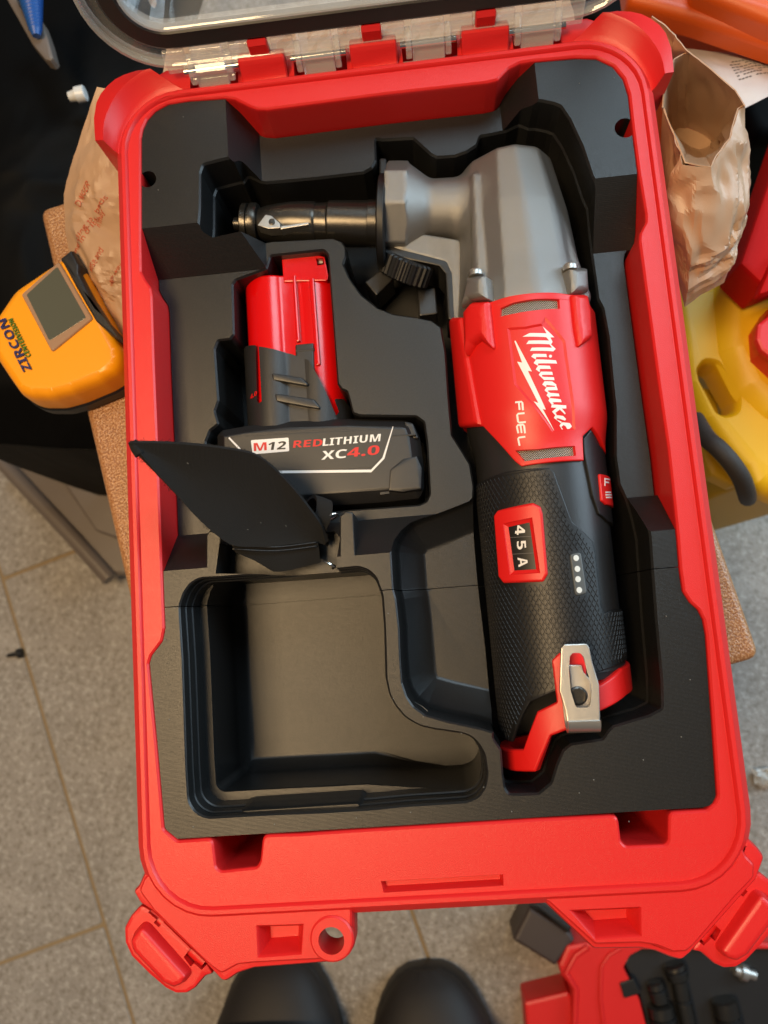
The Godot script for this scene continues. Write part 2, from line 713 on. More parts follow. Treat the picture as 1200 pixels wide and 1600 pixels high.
func materials() -> void:
	var fine := tiling(3, 0.10, 3)
	var grain := tiling(5, 0.03, 4)
	var broad := tiling(9, 0.008, 4)
	var cell := tiling(11, 0.06, 2, FastNoiseLite.TYPE_CELLULAR)
	var n_pebble := bump(fine, 3.0)
	var n_pebble2 := bump(tiling(8, 0.075, 2), 4.0)
	var n_cast := bump(tiling(4, 0.16, 2), 4.0)
	var n_soft := bump(broad, 6.0)
	var print_h := tex(512, func(x, y):
		var q: float = 0.5 + 0.22 * sin(TAU * y * 36.0 / 512.0 + 1.2 * grain.get_pixel(x, y).r) + 0.55 * (fine.get_pixel(x, y).r - 0.5)
		return Color(q, q, q))
	var n_print := bump(print_h, 2.6)
	var weave := tex(512, func(x, y):
		var q: float = 0.5 + 0.25 * sin(TAU * x * 32.0 / 512.0) * sin(TAU * y * 32.0 / 512.0) + 0.2 * sin(TAU * (x + y) * 32.0 / 512.0) + 0.4 * (fine.get_pixel(x, y).r - 0.5)
		return Color(q, q, q))
	var n_weave := bump(weave, 5.0)
	var mesh_h := tex(512, func(x, y):
		var q: float = 0.5 + 0.5 * sin(TAU * x * 16.0 / 512.0) * sin(TAU * y * 16.0 / 512.0)
		return Color(q, q, q))
	mat("red_plastic", Color(0.81, 0.12, 0.12), 0.4, 0.0, n_pebble2, 19.0, 0.4)
	mat("red_smooth", Color(0.80, 0.03, 0.035), 0.22, 0.0, n_soft, 60.0, 0.1)
	mat("red_tool", Color(0.82, 0.095, 0.085), 0.42, 0.0, n_pebble2, 17.0, 0.25)
	var pb := mat("print_black", Color.WHITE, 0.36, 0.0, n_print, 18.0, 0.55)
	pb.metallic_specular = 0.46
	pb.albedo_texture = ImageTexture.create_from_image(tex(512, func(x, y):
		var q: float = 0.104 + 0.05 * (grain.get_pixel(x, y).r - 0.5) + 0.09 * (fine.get_pixel((x * 2) % 512, (y * 2) % 512).r - 0.5)
		return Color(q, q * 1.01, q * 1.02)))
	mat("black_plastic", Color(0.135, 0.135, 0.14), 0.38, 0.0, n_pebble, 14.0, 0.35)
	mat("black_dark", Color(0.07, 0.07, 0.075), 0.45, 0.0, n_pebble, 14.0, 0.3)
	mat("cast_metal", Color(0.555, 0.55, 0.54), 0.38, 0.72, n_cast, 12.0, 0.9)
	mat("steel", Color(0.72, 0.71, 0.69), 0.34, 0.85, n_cast, 9.0, 0.2)
	mat("black_steel", Color(0.30, 0.29, 0.275), 0.27, 0.85, n_cast, 12.0, 0.15)
	mat("bright_wire", Color(0.85, 0.84, 0.82), 0.18, 1.0)
	mat("white_print", Color(0.88, 0.87, 0.86), 0.45)
	mat("red_print", Color(0.80, 0.06, 0.06), 0.45)
	mat("black_print", Color(0.05, 0.05, 0.05), 0.45)
	mat("vent_mesh", Color.WHITE, 0.35, 0.5, bump(mesh_h, 9.0), 15.0, 1.5).albedo_texture = ImageTexture.create_from_image(tex(512, func(x, y):
		return Color(0.10, 0.095, 0.09).lerp(Color(0.80, 0.77, 0.70), smoothstep(0.35, 0.62, mesh_h.get_pixel(x, y).r))))
	mat("label", Color(0.17, 0.168, 0.165), 0.4, 0.0, n_cast, 10.0, 0.1)
	mat("crumbs", Color(0.42, 0.42, 0.41), 0.6)
	mat("gauge_grey", Color(0.30, 0.31, 0.31), 0.4)
	mat("gauge", Color(0.80, 0.82, 0.82), 0.4)
	mat("strap", Color(0.05, 0.048, 0.047), 0.95, 0.0, n_weave, 13.0, 1.6).rim_enabled = false
	mat("paper", Color(0.71, 0.58, 0.465), 0.36, 0.0, n_cast, 30.0, 0.35).backlight_enabled = true
	M.paper.backlight = Color(0.34, 0.26, 0.18)
	mat("bag_print", Color(0.72, 0.33, 0.2), 0.6)
	mat("yellow_casing", Color(0.94, 0.61, 0.03), 0.36, 0.0, n_pebble, 20.0, 0.25)
	mat("yellow_plastic", Color(0.87, 0.69, 0.05), 0.45, 0.0, n_pebble, 24.0, 0.3)
	mat("orange_plastic", Color(0.83, 0.33, 0.035), 0.42, 0.0, n_pebble, 24.0, 0.3)
	mat("red_dark", Color(0.68, 0.045, 0.045), 0.6, 0.0, n_pebble, 24.0, 0.3).metallic_specular = 0.25
	mat("brown_box", Color(0.40, 0.19, 0.09), 0.6, 0.0, n_pebble, 24.0, 0.3)
	mat("blue_plastic", Color(0.10, 0.30, 0.58), 0.4, 0.0, n_pebble, 24.0, 0.3)
	mat("grey_plastic", Color(0.40, 0.365, 0.34), 0.35, 0.0, n_pebble, 24.0, 0.3)
	mat("grey_dark", Color(0.24, 0.20, 0.19), 0.5, 0.0, n_pebble, 24.0, 0.3)
	mat("white_plastic", Color(0.78, 0.78, 0.77), 0.35)
	mat("white_paper", Color(0.78, 0.74, 0.72), 0.6, 0.0, n_cast, 30.0, 0.15)
	mat("grey_print", Color(0.35, 0.34, 0.34), 0.6)
	mat("navy_print", Color(0.09, 0.10, 0.33), 0.5)
	mat("green_print", Color(0.27, 0.45, 0.08), 0.5)
	mat("bin_bag", Color(0.022, 0.022, 0.023), 0.62, 0.0, n_soft, 90.0, 0.15).metallic_specular = 0.2
	mat("cable", Color(0.17, 0.155, 0.145), 0.6, 0.0, n_cast, 24.0, 0.9)
	mat("shoe", Color(0.105, 0.09, 0.085), 0.6, 0.0, n_cast, 18.0, 0.5)
	mat("clear_frame", Color(0.62, 0.50, 0.40), 0.15)
	mat("screen", Color(0.33, 0.34, 0.30), 0.08)
	var tile := mat("tile", Color.WHITE, 0.55, 0.0, n_cast, 60.0, 0.35)
	tile.albedo_texture = ImageTexture.create_from_image(tex(512, func(x, y):
		var b: float = broad.get_pixel(x, y).r
		var c := Color(0.545, 0.525, 0.505).lerp(Color(0.59, 0.57, 0.55), clampf((b - 0.3) * 2.0, 0, 1))
		var g: float = grain.get_pixel((x * 2) % 512, (y * 2) % 512).r
		var f: float = fine.get_pixel((x * 2) % 512, (y * 2) % 512).r
		if g > 0.62: c = c.lerp(Color(0.67, 0.66, 0.64), minf(0.75, (g - 0.62) * 5.0))
		elif g < 0.36: c = c.lerp(Color(0.43, 0.405, 0.365), minf(0.6, (0.36 - g) * 5.0))
		if f < 0.3: c = c.lerp(Color(0.38, 0.355, 0.32), minf(1.0, (0.3 - f) * 5.0))
		return c))
	tile.uv1_scale = Vector3.ONE * 4.1
	mat("grout", Color(0.56, 0.485, 0.37), 0.9, 0.0, n_cast, 20.0, 0.6)
	var wood := mat("wood", Color.WHITE, 0.34, 0.0, n_pebble, 26.0, 0.9)
	var wg := FastNoiseLite.new()
	wg.seed = 21
	wg.frequency = 0.02
	wood.albedo_texture = ImageTexture.create_from_image(tex(512, func(x, y):
		var q: float = 0.5 + 0.5 * wg.get_noise_3d(x * 0.35 + 30.0 * sin(TAU * x / 512.0), y * 4.0, 6.0 * sin(TAU * x / 512.0))
		var c := Color(0.56, 0.375, 0.22).lerp(Color(0.70, 0.50, 0.315), q)
		var g: float = fine.get_pixel(x, y).r
		if g > 0.54: c = c.lerp(Color(0.84, 0.70, 0.57), minf(0.5, (g - 0.54) * 3.0))
		elif g < 0.46: c = c.lerp(Color(0.40, 0.25, 0.17), minf(0.42, (0.46 - g) * 2.6))
		return c))
	wood.uv1_scale = Vector3.ONE * 13.0
	var lid := mat("clear_lid", Color(0.93, 0.94, 0.94, 0.10), 0.05)
	lid.transparency = BaseMaterial3D.TRANSPARENCY_ALPHA
	var cl := mat("clear_edge", Color(0.90, 0.91, 0.91, 0.24), 0.07)
	cl.transparency = BaseMaterial3D.TRANSPARENCY_ALPHA
	var gl := mat("clear_solid", Color(0.93, 0.94, 0.94, 0.22), 0.05)
	gl.transparency = BaseMaterial3D.TRANSPARENCY_ALPHA

func make_floor() -> void:
	var o := Vector2(-332.6, 335.5)
	var u := Vector2(0.96, -0.28).normalized()
	var v := Vector2(-u.y, u.x)
	var ground := Node3D.new()
	ground.name = "floor"
	add_child(ground)
	ground.position = Vector3(0, -430, 0) * MM
	tag(ground, "beige speckled stone tile floor with ochre joints", "", "", "structure")
	part("grout", box(Vector3(0, -436.4, 0), Vector3(9000, 10, 9000)), M.grout, ground)
	for i in range(-3, 5):
		for k in range(-2, 3):
			var u0 := i * 279.0 + 1.7
			var s0 := (-349.0 if (i + 8) % 2 == 0 else 0.0) + (k - 1) * 560.0 + 1.7
			var c: Array = [[u0, s0], [u0 + 275.6, s0], [u0 + 275.6, s0 + 556.6], [u0, s0 + 556.6]]
			var q := PackedVector2Array()
			for w in c: q.append(o + u * w[0] + v * w[1])
			part("tile", prism(fillet(q, 3.0, 2), -436, -430 + rng.randf_range(-0.3, 0.3), 0.9), M.tile, ground)

func make_stool() -> void:
	var t := thing("wooden_stool", "low square wooden stool with worn brown seat under the red case", "stool", Vector3(-10, -430, -35))
	var q := pp([-200, -178, 95, -238.5, 164, 101, -131, 161.5])
	part("seat", prism(fillet(q, 6, 6), -104, -80, 4, 3, 4), M.wood, t)
	for i in 4:
		var p := q[i].lerp(Vector2(-18, -38.5), 0.16)
		part("leg", prism(fillet(rect2(p.x - 16, p.y - 16, p.x + 16, p.y + 16), 5), -430, -104.2, 2), M.wood, t)

func round_rect(hw: float, hl: float, r: float, k := 8) -> PackedVector2Array:
	var o := PackedVector2Array()
	for c in [[1, 1, 0], [-1, 1, 1], [-1, -1, 2], [1, -1, 3]]:
		for j in k + 1:
			var a: float = PI * 0.5 * (c[2] + float(j) / k)
			o.append(Vector2(c[0] * (hw - r) + cos(a) * r, c[1] * (hl - r) + sin(a) * r))
	return o

func opening() -> PackedVector2Array:   # the inner edge of the case mouth
	return fillet(pp([-110.5,-131.5,-109.6,-158.2,-108.6,-162.8,-106.3,-167.3,-102.3,-171.3,-96.1,-174,-86.2,-174.4,-69.2,-173.4,-64.5,-171.9,-58.2,-167.5,-55.3,-165.9,-50.9,-165,3.3,-165.6,49.2,-165.2,54.1,-165.8,59.7,-170.8,65,-172.9,70.7,-173.1,89.6,-172.4,98.7,-170.9,105.7,-165.9,109.4,-159.2,110.7,-151.3,110.4,-135.1,110.4,-114,111,-94.7,110.6,-91.3,107.6,-86.6,106.9,-83.2,107,-61.9,107.2,-30.3,107.3,-16.4,107.7,7.6,107.2,34.1,106.9,44.6,106.3,57.5,106.4,66.2,108.6,70.8,111.5,74,112.9,78.2,113.2,84,111.2,118,109.4,145.6,107.7,148.1,104.4,150.5,90.2,150.4,88.6,161,87,162.3,72,162,70.5,160,70.4,150.5,39.6,150.1,-36.2,150.2,-54.2,150.4,-69.4,150,-71,159.5,-72.4,162,-87.3,162.7,-89.3,161.1,-90.1,150.1,-104.5,150.3,-110.2,145.5,-112.1,111,-114.2,79,-113,75.7,-108.2,70.2,-106.9,65,-107,54.4,-106.9,29.5,-106.9,-17.9,-107.1,-52.6,-106.9,-81.6,-107.4,-85.5,-109.9,-89.7,-111.5,-93.5,-111.3,-106.9]), 2.5, 3)

func make_case() -> void:
	var t := thing("tool_case", "open red plastic tool case with clear lid folded up", "tool case", Vector3(0, -80, 0))
	var rr := round_rect(116, 176.1, 25)
	var outer := stack(rr, [[0, -80], [-2, -77], [-3, -16], [-5.6, -11], [-5.6, -4.2], [-5.0, -3.4], [-2.6, -0.5], [-2.0, 0], [-0.5, 0], [0.1, -0.6], [0.5, -1.6]])
	var op := opening()
	var cut := stack(op, [[1.0, -74], [0.5, -70], [0.35, -4], [0.2, -2.6], [0, -2.2], [-0.7, -1.6], [-2.0, -0.4], [-2.0, 3]])
	var work := [[outer, 0]]
	# rear hinge shelf and corner guards
	var shelf := prism(fillet(pp([-103, -170, 103, -170, 103, -189, 97, -192, -97, -192, -103, -189]), 2), -14, -3.2, 1.2)
	work.append([shelf, 0])
	var guard := corner_guard()
	work.append([guard, 0])
	work.append([guard.mirror(), 0])
	# front brackets
	var bl := fillet(pp([-119,161.5,-122,167,-124.2,168.8,-121.5,173.6,-116.6,176.7,-96.5,196.4,-92.6,200.8,-88.7,205,-82.6,201.7,-76.1,200.1,-43,199.2,-38.3,197.1,-35.8,193.5,-34.8,178.6,-91,178.5,-103.9,175.7,-112.4,169.7,-115.8,161.7]), 3)
	work.append([stack(bl, [[2, -16], [0, -14], [0, -4.4], [0.8, -3.2], [2.2, -3.0]]), 0])
	var bl2 := fillet(pp([-118.4,163,-120.9,168,-119.7,170,-115.2,176,-95.7,195.3,-92.3,198.3,-88.8,200.8,-82.3,197.8,-75.9,197.4,-43.2,197.2,-39.3,195.3,-36.8,192.3,-35.5,177.6,-90.5,176.7,-102.6,174.2,-110.7,168.5,-114.7,161.2]), 2.5)
	work.append([stack(bl2, [[0, -8], [0, -2.2], [0.8, -1.4]]), 0])
	var br := fillet(pp([31.9,178.4,39.5,181.6,56.1,199.1,73.4,199.7,79,200.9,84.4,203.4,88.6,204.7,92.2,202.2,111.1,185.2,120.1,177.1,124.3,169.2,122.4,165.8,119.1,161.9,116,163.1,112.3,170.9,104.6,176.8,94,179]), 3)
	work.append([stack(br, [[2, -16], [0, -14], [0, -4.4], [0.8, -3.2], [2.2, -3.0]]), 0])
	var br2 := fillet(pp([34.8,177.6,40.8,180.9,56.6,196.7,73.3,197,79.4,198.2,85.3,200.8,90.3,200.8,93.4,198.6,110.2,182.8,118.5,175.8,119.4,171.3,116.7,167.9,115,163.1,111.6,170.4,104,175.6,93.5,177.6]), 2.5)
	work.append([stack(br2, [[0, -8], [0, -2.2], [0.8, -1.4]]), 0])
	work.append([stack(circle2(pp([-44.2,189.6])[0], 8.6, 32), [[0, -10], [0, -1.0], [0.7, -0.4]]), 0])
	work.append([cut, 2])
	# hinge windows, bracket recesses, ring hole, front slot
	for w in [[-85.8,-180.2,-63.3,-179.5,-62.9,-186.3,-85.5,-186.7], [-37,-180.2,-12.5,-179.6,-12.5,-188.2,-37,-189.3], [13,-180,37.7,-179.2,38.3,-189.4,12.9,-189.6], [62.9,-179,84.4,-179.9,84.7,-187.5,63,-188.6]]:
		work.append([prism(pp(w), -20, 4), 2])
	work.append([stack(pp([-73.6,183.8,-55.5,184.2,-56.9,194.7,-73.7,195.1]), [[3, -11], [0.6, -2.6], [-0.4, -1.4], [-0.4, 2]]), 2])
	work.append([stack(pp([48.8,184.1,74.9,184.3,73.9,194.3,56.8,194.5]), [[3, -11], [0.6, -2.6], [-0.4, -1.4], [-0.4, 2]]), 2])
	work.append([prism(circle2(pp([-44.4,190.2])[0], 5.1), -30, 4), 2])
	work.append([stack(pp([-23.3,169.9,-22.6,173.7,23.8,173.5,24,169.8,20.2,169.8]), [[0.8, -6], [0, -2.2], [-0.4, -1.3], [-0.4, 3]]), 2])
	var body: Geo = await csg(work)
	part("shell", body, M.red_plastic, t, 34)
	# hinge knuckles on the shelf
	var hx: Array = [-50.4,-185.9,0.2,-184.9,50.2,-183.9]
	for i in 3:
		var c := Vector3(hx[i * 2], 0, -184)
		var prof := pp([-172, -3.6, -178, -3.0, -181, -1.0, -183, 3.5, -184.5, 5.2, -187, 5.6, -189.6, 4, -190, 0, -189, -6, -172, -6])
		part("hinge_knuckle", extrude_x(prof, c.x - 10.5, c.x + 10.5, 0.6), M.red_plastic, t)
		part("hinge_tab", extrude_x(pp([-186, 4, -185.5, 12, -187, 14, -189.5, 12, -189.5, 4]), c.x - 4.4, c.x + 4.4, 0.5), M.red_plastic, t)
	# latches
	var lat := fillet(pp([-122,174.8,-126.7,179.2,-129.5,183.6,-129.4,189.2,-126.9,194.6,-119.5,201.9,-113.2,207.2,-109.1,209.3,-104.7,209.4,-101.3,207.7,-96.7,203.2,-93.3,202.6,-95.9,198.4,-116.6,178.2]), 2.5)
	var pad := fillet(pp([-120.1,180.6,-125.5,186.3,-124.4,190.9,-112.9,203,-108.3,205.3,-104.9,204.3,-102,201.1]), 3)
	for s in 2:
		var g := stack(lat, [[1.5, -17], [0, -15], [0, -7.2], [0.5, -6.2], [1.6, -5.8]])
		var h := stack(pad, [[-0.6, -6.6], [-0.2, -5], [0.6, -1.6], [1.4, -0.9], [2.6, -0.6]])
		var k := prism(pp([-118.2,177.1,-113,182,-115,183.9,-117,182.1,-115.9,180.9,-119.2,178.1]), -20, 0)
		var k2 := prism(pp([-102.4,192.6,-95.9,198.9,-98.1,200.7,-101.1,198.2,-102.5,199.3,-105.2,195.6]), -20, 0)
		g = await csg([[g, 0], [k, 2], [k2, 2]])
		if s == 1:
			g = g.mirror()
			h = h.mirror()
		var l := part("latch", g, M.red_plastic, t)
		part("latch_pad", h, M.red_plastic, l)
		var bar := PackedVector3Array()
		for q in pp([-119.4,178.4,-97.9,199.2]): bar.append(Vector3(q.x * (-1 if s == 1 else 1), -10, q.y))
		part("latch_pivot", tube(bar, 2.6, 12), M.red_plastic, l)
	make_lid(t)

func extrude_x(prof: PackedVector2Array, x0: float, x1: float, b := 0.0) -> Geo:   # prof holds z, y pairs
	var rings := []
	for q in ([[x0, b], [x0 + b, 0], [x1 - b, 0], [x1, b]] if b > 0 else [[x0, 0], [x1, 0]]):
		var r := PackedVector3Array()
		for p in (inset(prof, q[1]) if q[1] > 0 else prof): r.append(Vector3(q[0], p.y, p.x))
		rings.append(r)
	return loft(rings)

func extrude_z(prof: PackedVector2Array, z0: float, z1: float, b := 0.0) -> Geo:   # prof holds x, y pairs
	var rings := []
	for q in ([[z0, b], [z0 + b * 0.3, b * 0.3], [z0 + b, 0], [z1 - b, 0], [z1 - b * 0.3, b * 0.3], [z1, b]] if b > 0 else [[z0, 0], [z1, 0]]):
		var r := PackedVector3Array()
		for p in (inset(prof, q[1]) if q[1] > 0 else prof): r.append(Vector3(p.x, p.y, q[0]))
		rings.append(r)
	return loft(rings)

func corner_guard() -> Geo:
	var o := pp([-102.6,-189.5,-108.9,-189.7,-114.9,-188.5,-119.2,-186.8,-122.9,-184.1,-126.3,-180.4,-128.5,-176.2,-129.9,-168.7,-129.8,-162.3,-129.6,-157.3])
	var ri := pp([-101.9,-187.6,-105.5,-186.8,-111,-183.4,-114.4,-180.6,-117.8,-176.9,-120.3,-173.1,-122.6,-168.3,-123.9,-164.4,-124.6,-160,-124.7,-155])
	var inn := pp([-87,-179.3,-96.1,-179.2,-101,-177.5,-105.3,-175.2,-109.3,-172.5,-112.4,-169.7,-114.7,-167.1,-116.9,-163.5,-119.1,-159,-120.8,-152.5])
	var deep := pp([-84.7,-176.1,-92.4,-173.9,-96.4,-171.2,-100.1,-168.4,-103.2,-165.6,-105.7,-162.7,-107.6,-159.8,-109.3,-156.2,-110.9,-151.9,-112.3,-145.8])
	var rings := []
	for i in o.size():
		var r := PackedVector3Array()
		r.append(Vector3(o[i].x, -24, o[i].y))
		r.append(Vector3(o[i].x, 1.2, o[i].y))
		r.append(Vector3(lerpf(o[i].x, ri[i].x, 0.72), 3.4, lerpf(o[i].y, ri[i].y, 0.72)))
		r.append(Vector3(ri[i].x, 4.0, ri[i].y))
		r.append(Vector3(lerpf(inn[i].x, ri[i].x, 0.86), 3.0, lerpf(inn[i].y, ri[i].y, 0.86)))
		r.append(Vector3(lerpf(inn[i].x, ri[i].x, 0.4), -1.6, lerpf(inn[i].y, ri[i].y, 0.4)))
		r.append(Vector3(inn[i].x, -3.0, inn[i].y))
		r.append(Vector3(deep[i].x, -3.4, deep[i].y))
		r.append(Vector3(deep[i].x, -24, deep[i].y))
		rings.append(r)
	return loft(rings)

func lid_at(u: float, v: float, w: float) -> Vector3:   # along the hinge, up the lid, towards its inside
	return Vector3(u, 4 + v * 0.9659 + w * 0.2588, -187 - v * 0.2588 + w * 0.9659)

func make_lid(t: Node3D) -> void:
	var length := 352.0
	var mk := func(hw: float, v0: float, v1: float, r: float) -> PackedVector2Array:
		var o := PackedVector2Array()
		for p in round_rect(hw, (v1 - v0) / 2, r, 10): o.append(p + Vector2(0, (v0 + v1) / 2))
		return o
	var ring := func(p: PackedVector2Array, w: float) -> PackedVector3Array:
		var r := PackedVector3Array()
		for q in p: r.append(lid_at(q.x, q.y, w))
		return r
	var rim_o: PackedVector2Array = mk.call(121, 0, length, 34)
	var rim_i: PackedVector2Array = mk.call(110, 11, length - 11, 24)
	var dome: PackedVector2Array = mk.call(98, 23, length - 23, 14)
	# flange, walls and roof of the clear lid
	var sh := loft([ring.call(rim_o, -3.5), ring.call(inset(rim_o, 0.6), -4.0), ring.call(rim_i, -4.0), ring.call(inset(rim_i, 1), -6), ring.call(dome, -34), ring.call(inset(dome, 3), -36)], false)
	var cap := loft([ring.call(inset(dome, 3), -36), ring.call(inset(dome, 60), -36)])
	sh.add(cap)
	var l := part("lid", sh, M.clear_lid, t)
	part("lid_edge", loft([ring.call(rim_o, -4), ring.call(rim_o, 1.4), ring.call(inset(rim_o, 1.6), 2.0), ring.call(inset(rim_o, 2.4), 1.0), ring.call(inset(rim_o, 2.4), -4)], false), M.clear_edge, l)
	var gk: PackedVector2Array = mk.call(112.5, 8.5, length - 8.5, 26)
	part("gasket", loft([ring.call(gk, -3.2), ring.call(gk, 0.4), ring.call(inset(gk, 1.4), 1.8), ring.call(inset(gk, 7.6), 1.8), ring.call(inset(gk, 9.0), 0.4), ring.call(inset(gk, 9.0), -3.2)], false), M.black_plastic, l)
	var lp: PackedVector2Array = inset(gk, 9.5)
	part("inner_lip", loft([ring.call(lp, -3), ring.call(lp, 3.0), ring.call(inset(lp, 0.5), 3.4), ring.call(inset(lp, 1.3), 3.4), ring.call(inset(lp, 1.8), 2.8), ring.call(inset(lp, 1.8), -3)], false), M.clear_edge, l)
	for i in 9:
		var x := -92.0 + i * 23.0
		var r := []
		for q in [[0, 30.0], [1.4, 28.4], [2.8, 30.0], [2.8, 42.0], [0, 42.0]]: r.append(lid_at(x + q[0], q[1], -12))
		var r2 := []
		for q in [[0, 26.0], [1.4, 24.4], [2.8, 26.0], [2.8, 42.0], [0, 42.0]]: r2.append(lid_at(x + q[0], q[1], -3.5))
		part("lid_rib", loft([PackedVector3Array(r), PackedVector3Array(r2)]), M.clear_edge, l)
	# hinge clips: clear plastic hooks round a bright pin
	var cx: Array = [-73.7,-187.7,-24.7,-188.1,24.8,-187.1,73.1,-186.2]
	for i in 4:
		var x: float = cx[i * 2]
		var c := part("hinge_clip", clip_shape(x), M.clear_solid, l)
		part("hinge_pin", tube(PackedVector3Array([Vector3(x - 12.5, 3, -184.5), Vector3(x + 12.5, 3, -184.5)]), 1.5, 12), M.bright_wire, c)
		for s in [-1, 1]:
			part("clip_arm", extrude_x(fillet(pp([-190, 8, -186, 9, -180.6, 4, -179.6, -0.5, -183, -1.5, -188, 1]), 1.2), x + s * 8.8 - 1.3, x + s * 8.8 + 1.3, 0.4), M.clear_solid, c)
			part("clip_wing", extrude_x(fillet(pp([-189.5, 12, -187.5, 12, -185.6, 4, -185.6, 1.0, -188, 1.0]), 0.6), x + s * 15.0 - 5.0, x + s * 15.0 + 5.0, 0.4), M.clear_edge, c)

func clip_shape(x: float) -> Geo:
	return extrude_x(fillet(pp([-189, 13, -186.5, 13, -184.5, 6.8, -181.4, 5.0, -180.0, 1.5, -178.6, -2.5, -180.4, -3.2, -183.2, -1.0, -187, 0.4, -189, 3]), 0.8), x - 7.2, x + 7.2, 0.5)

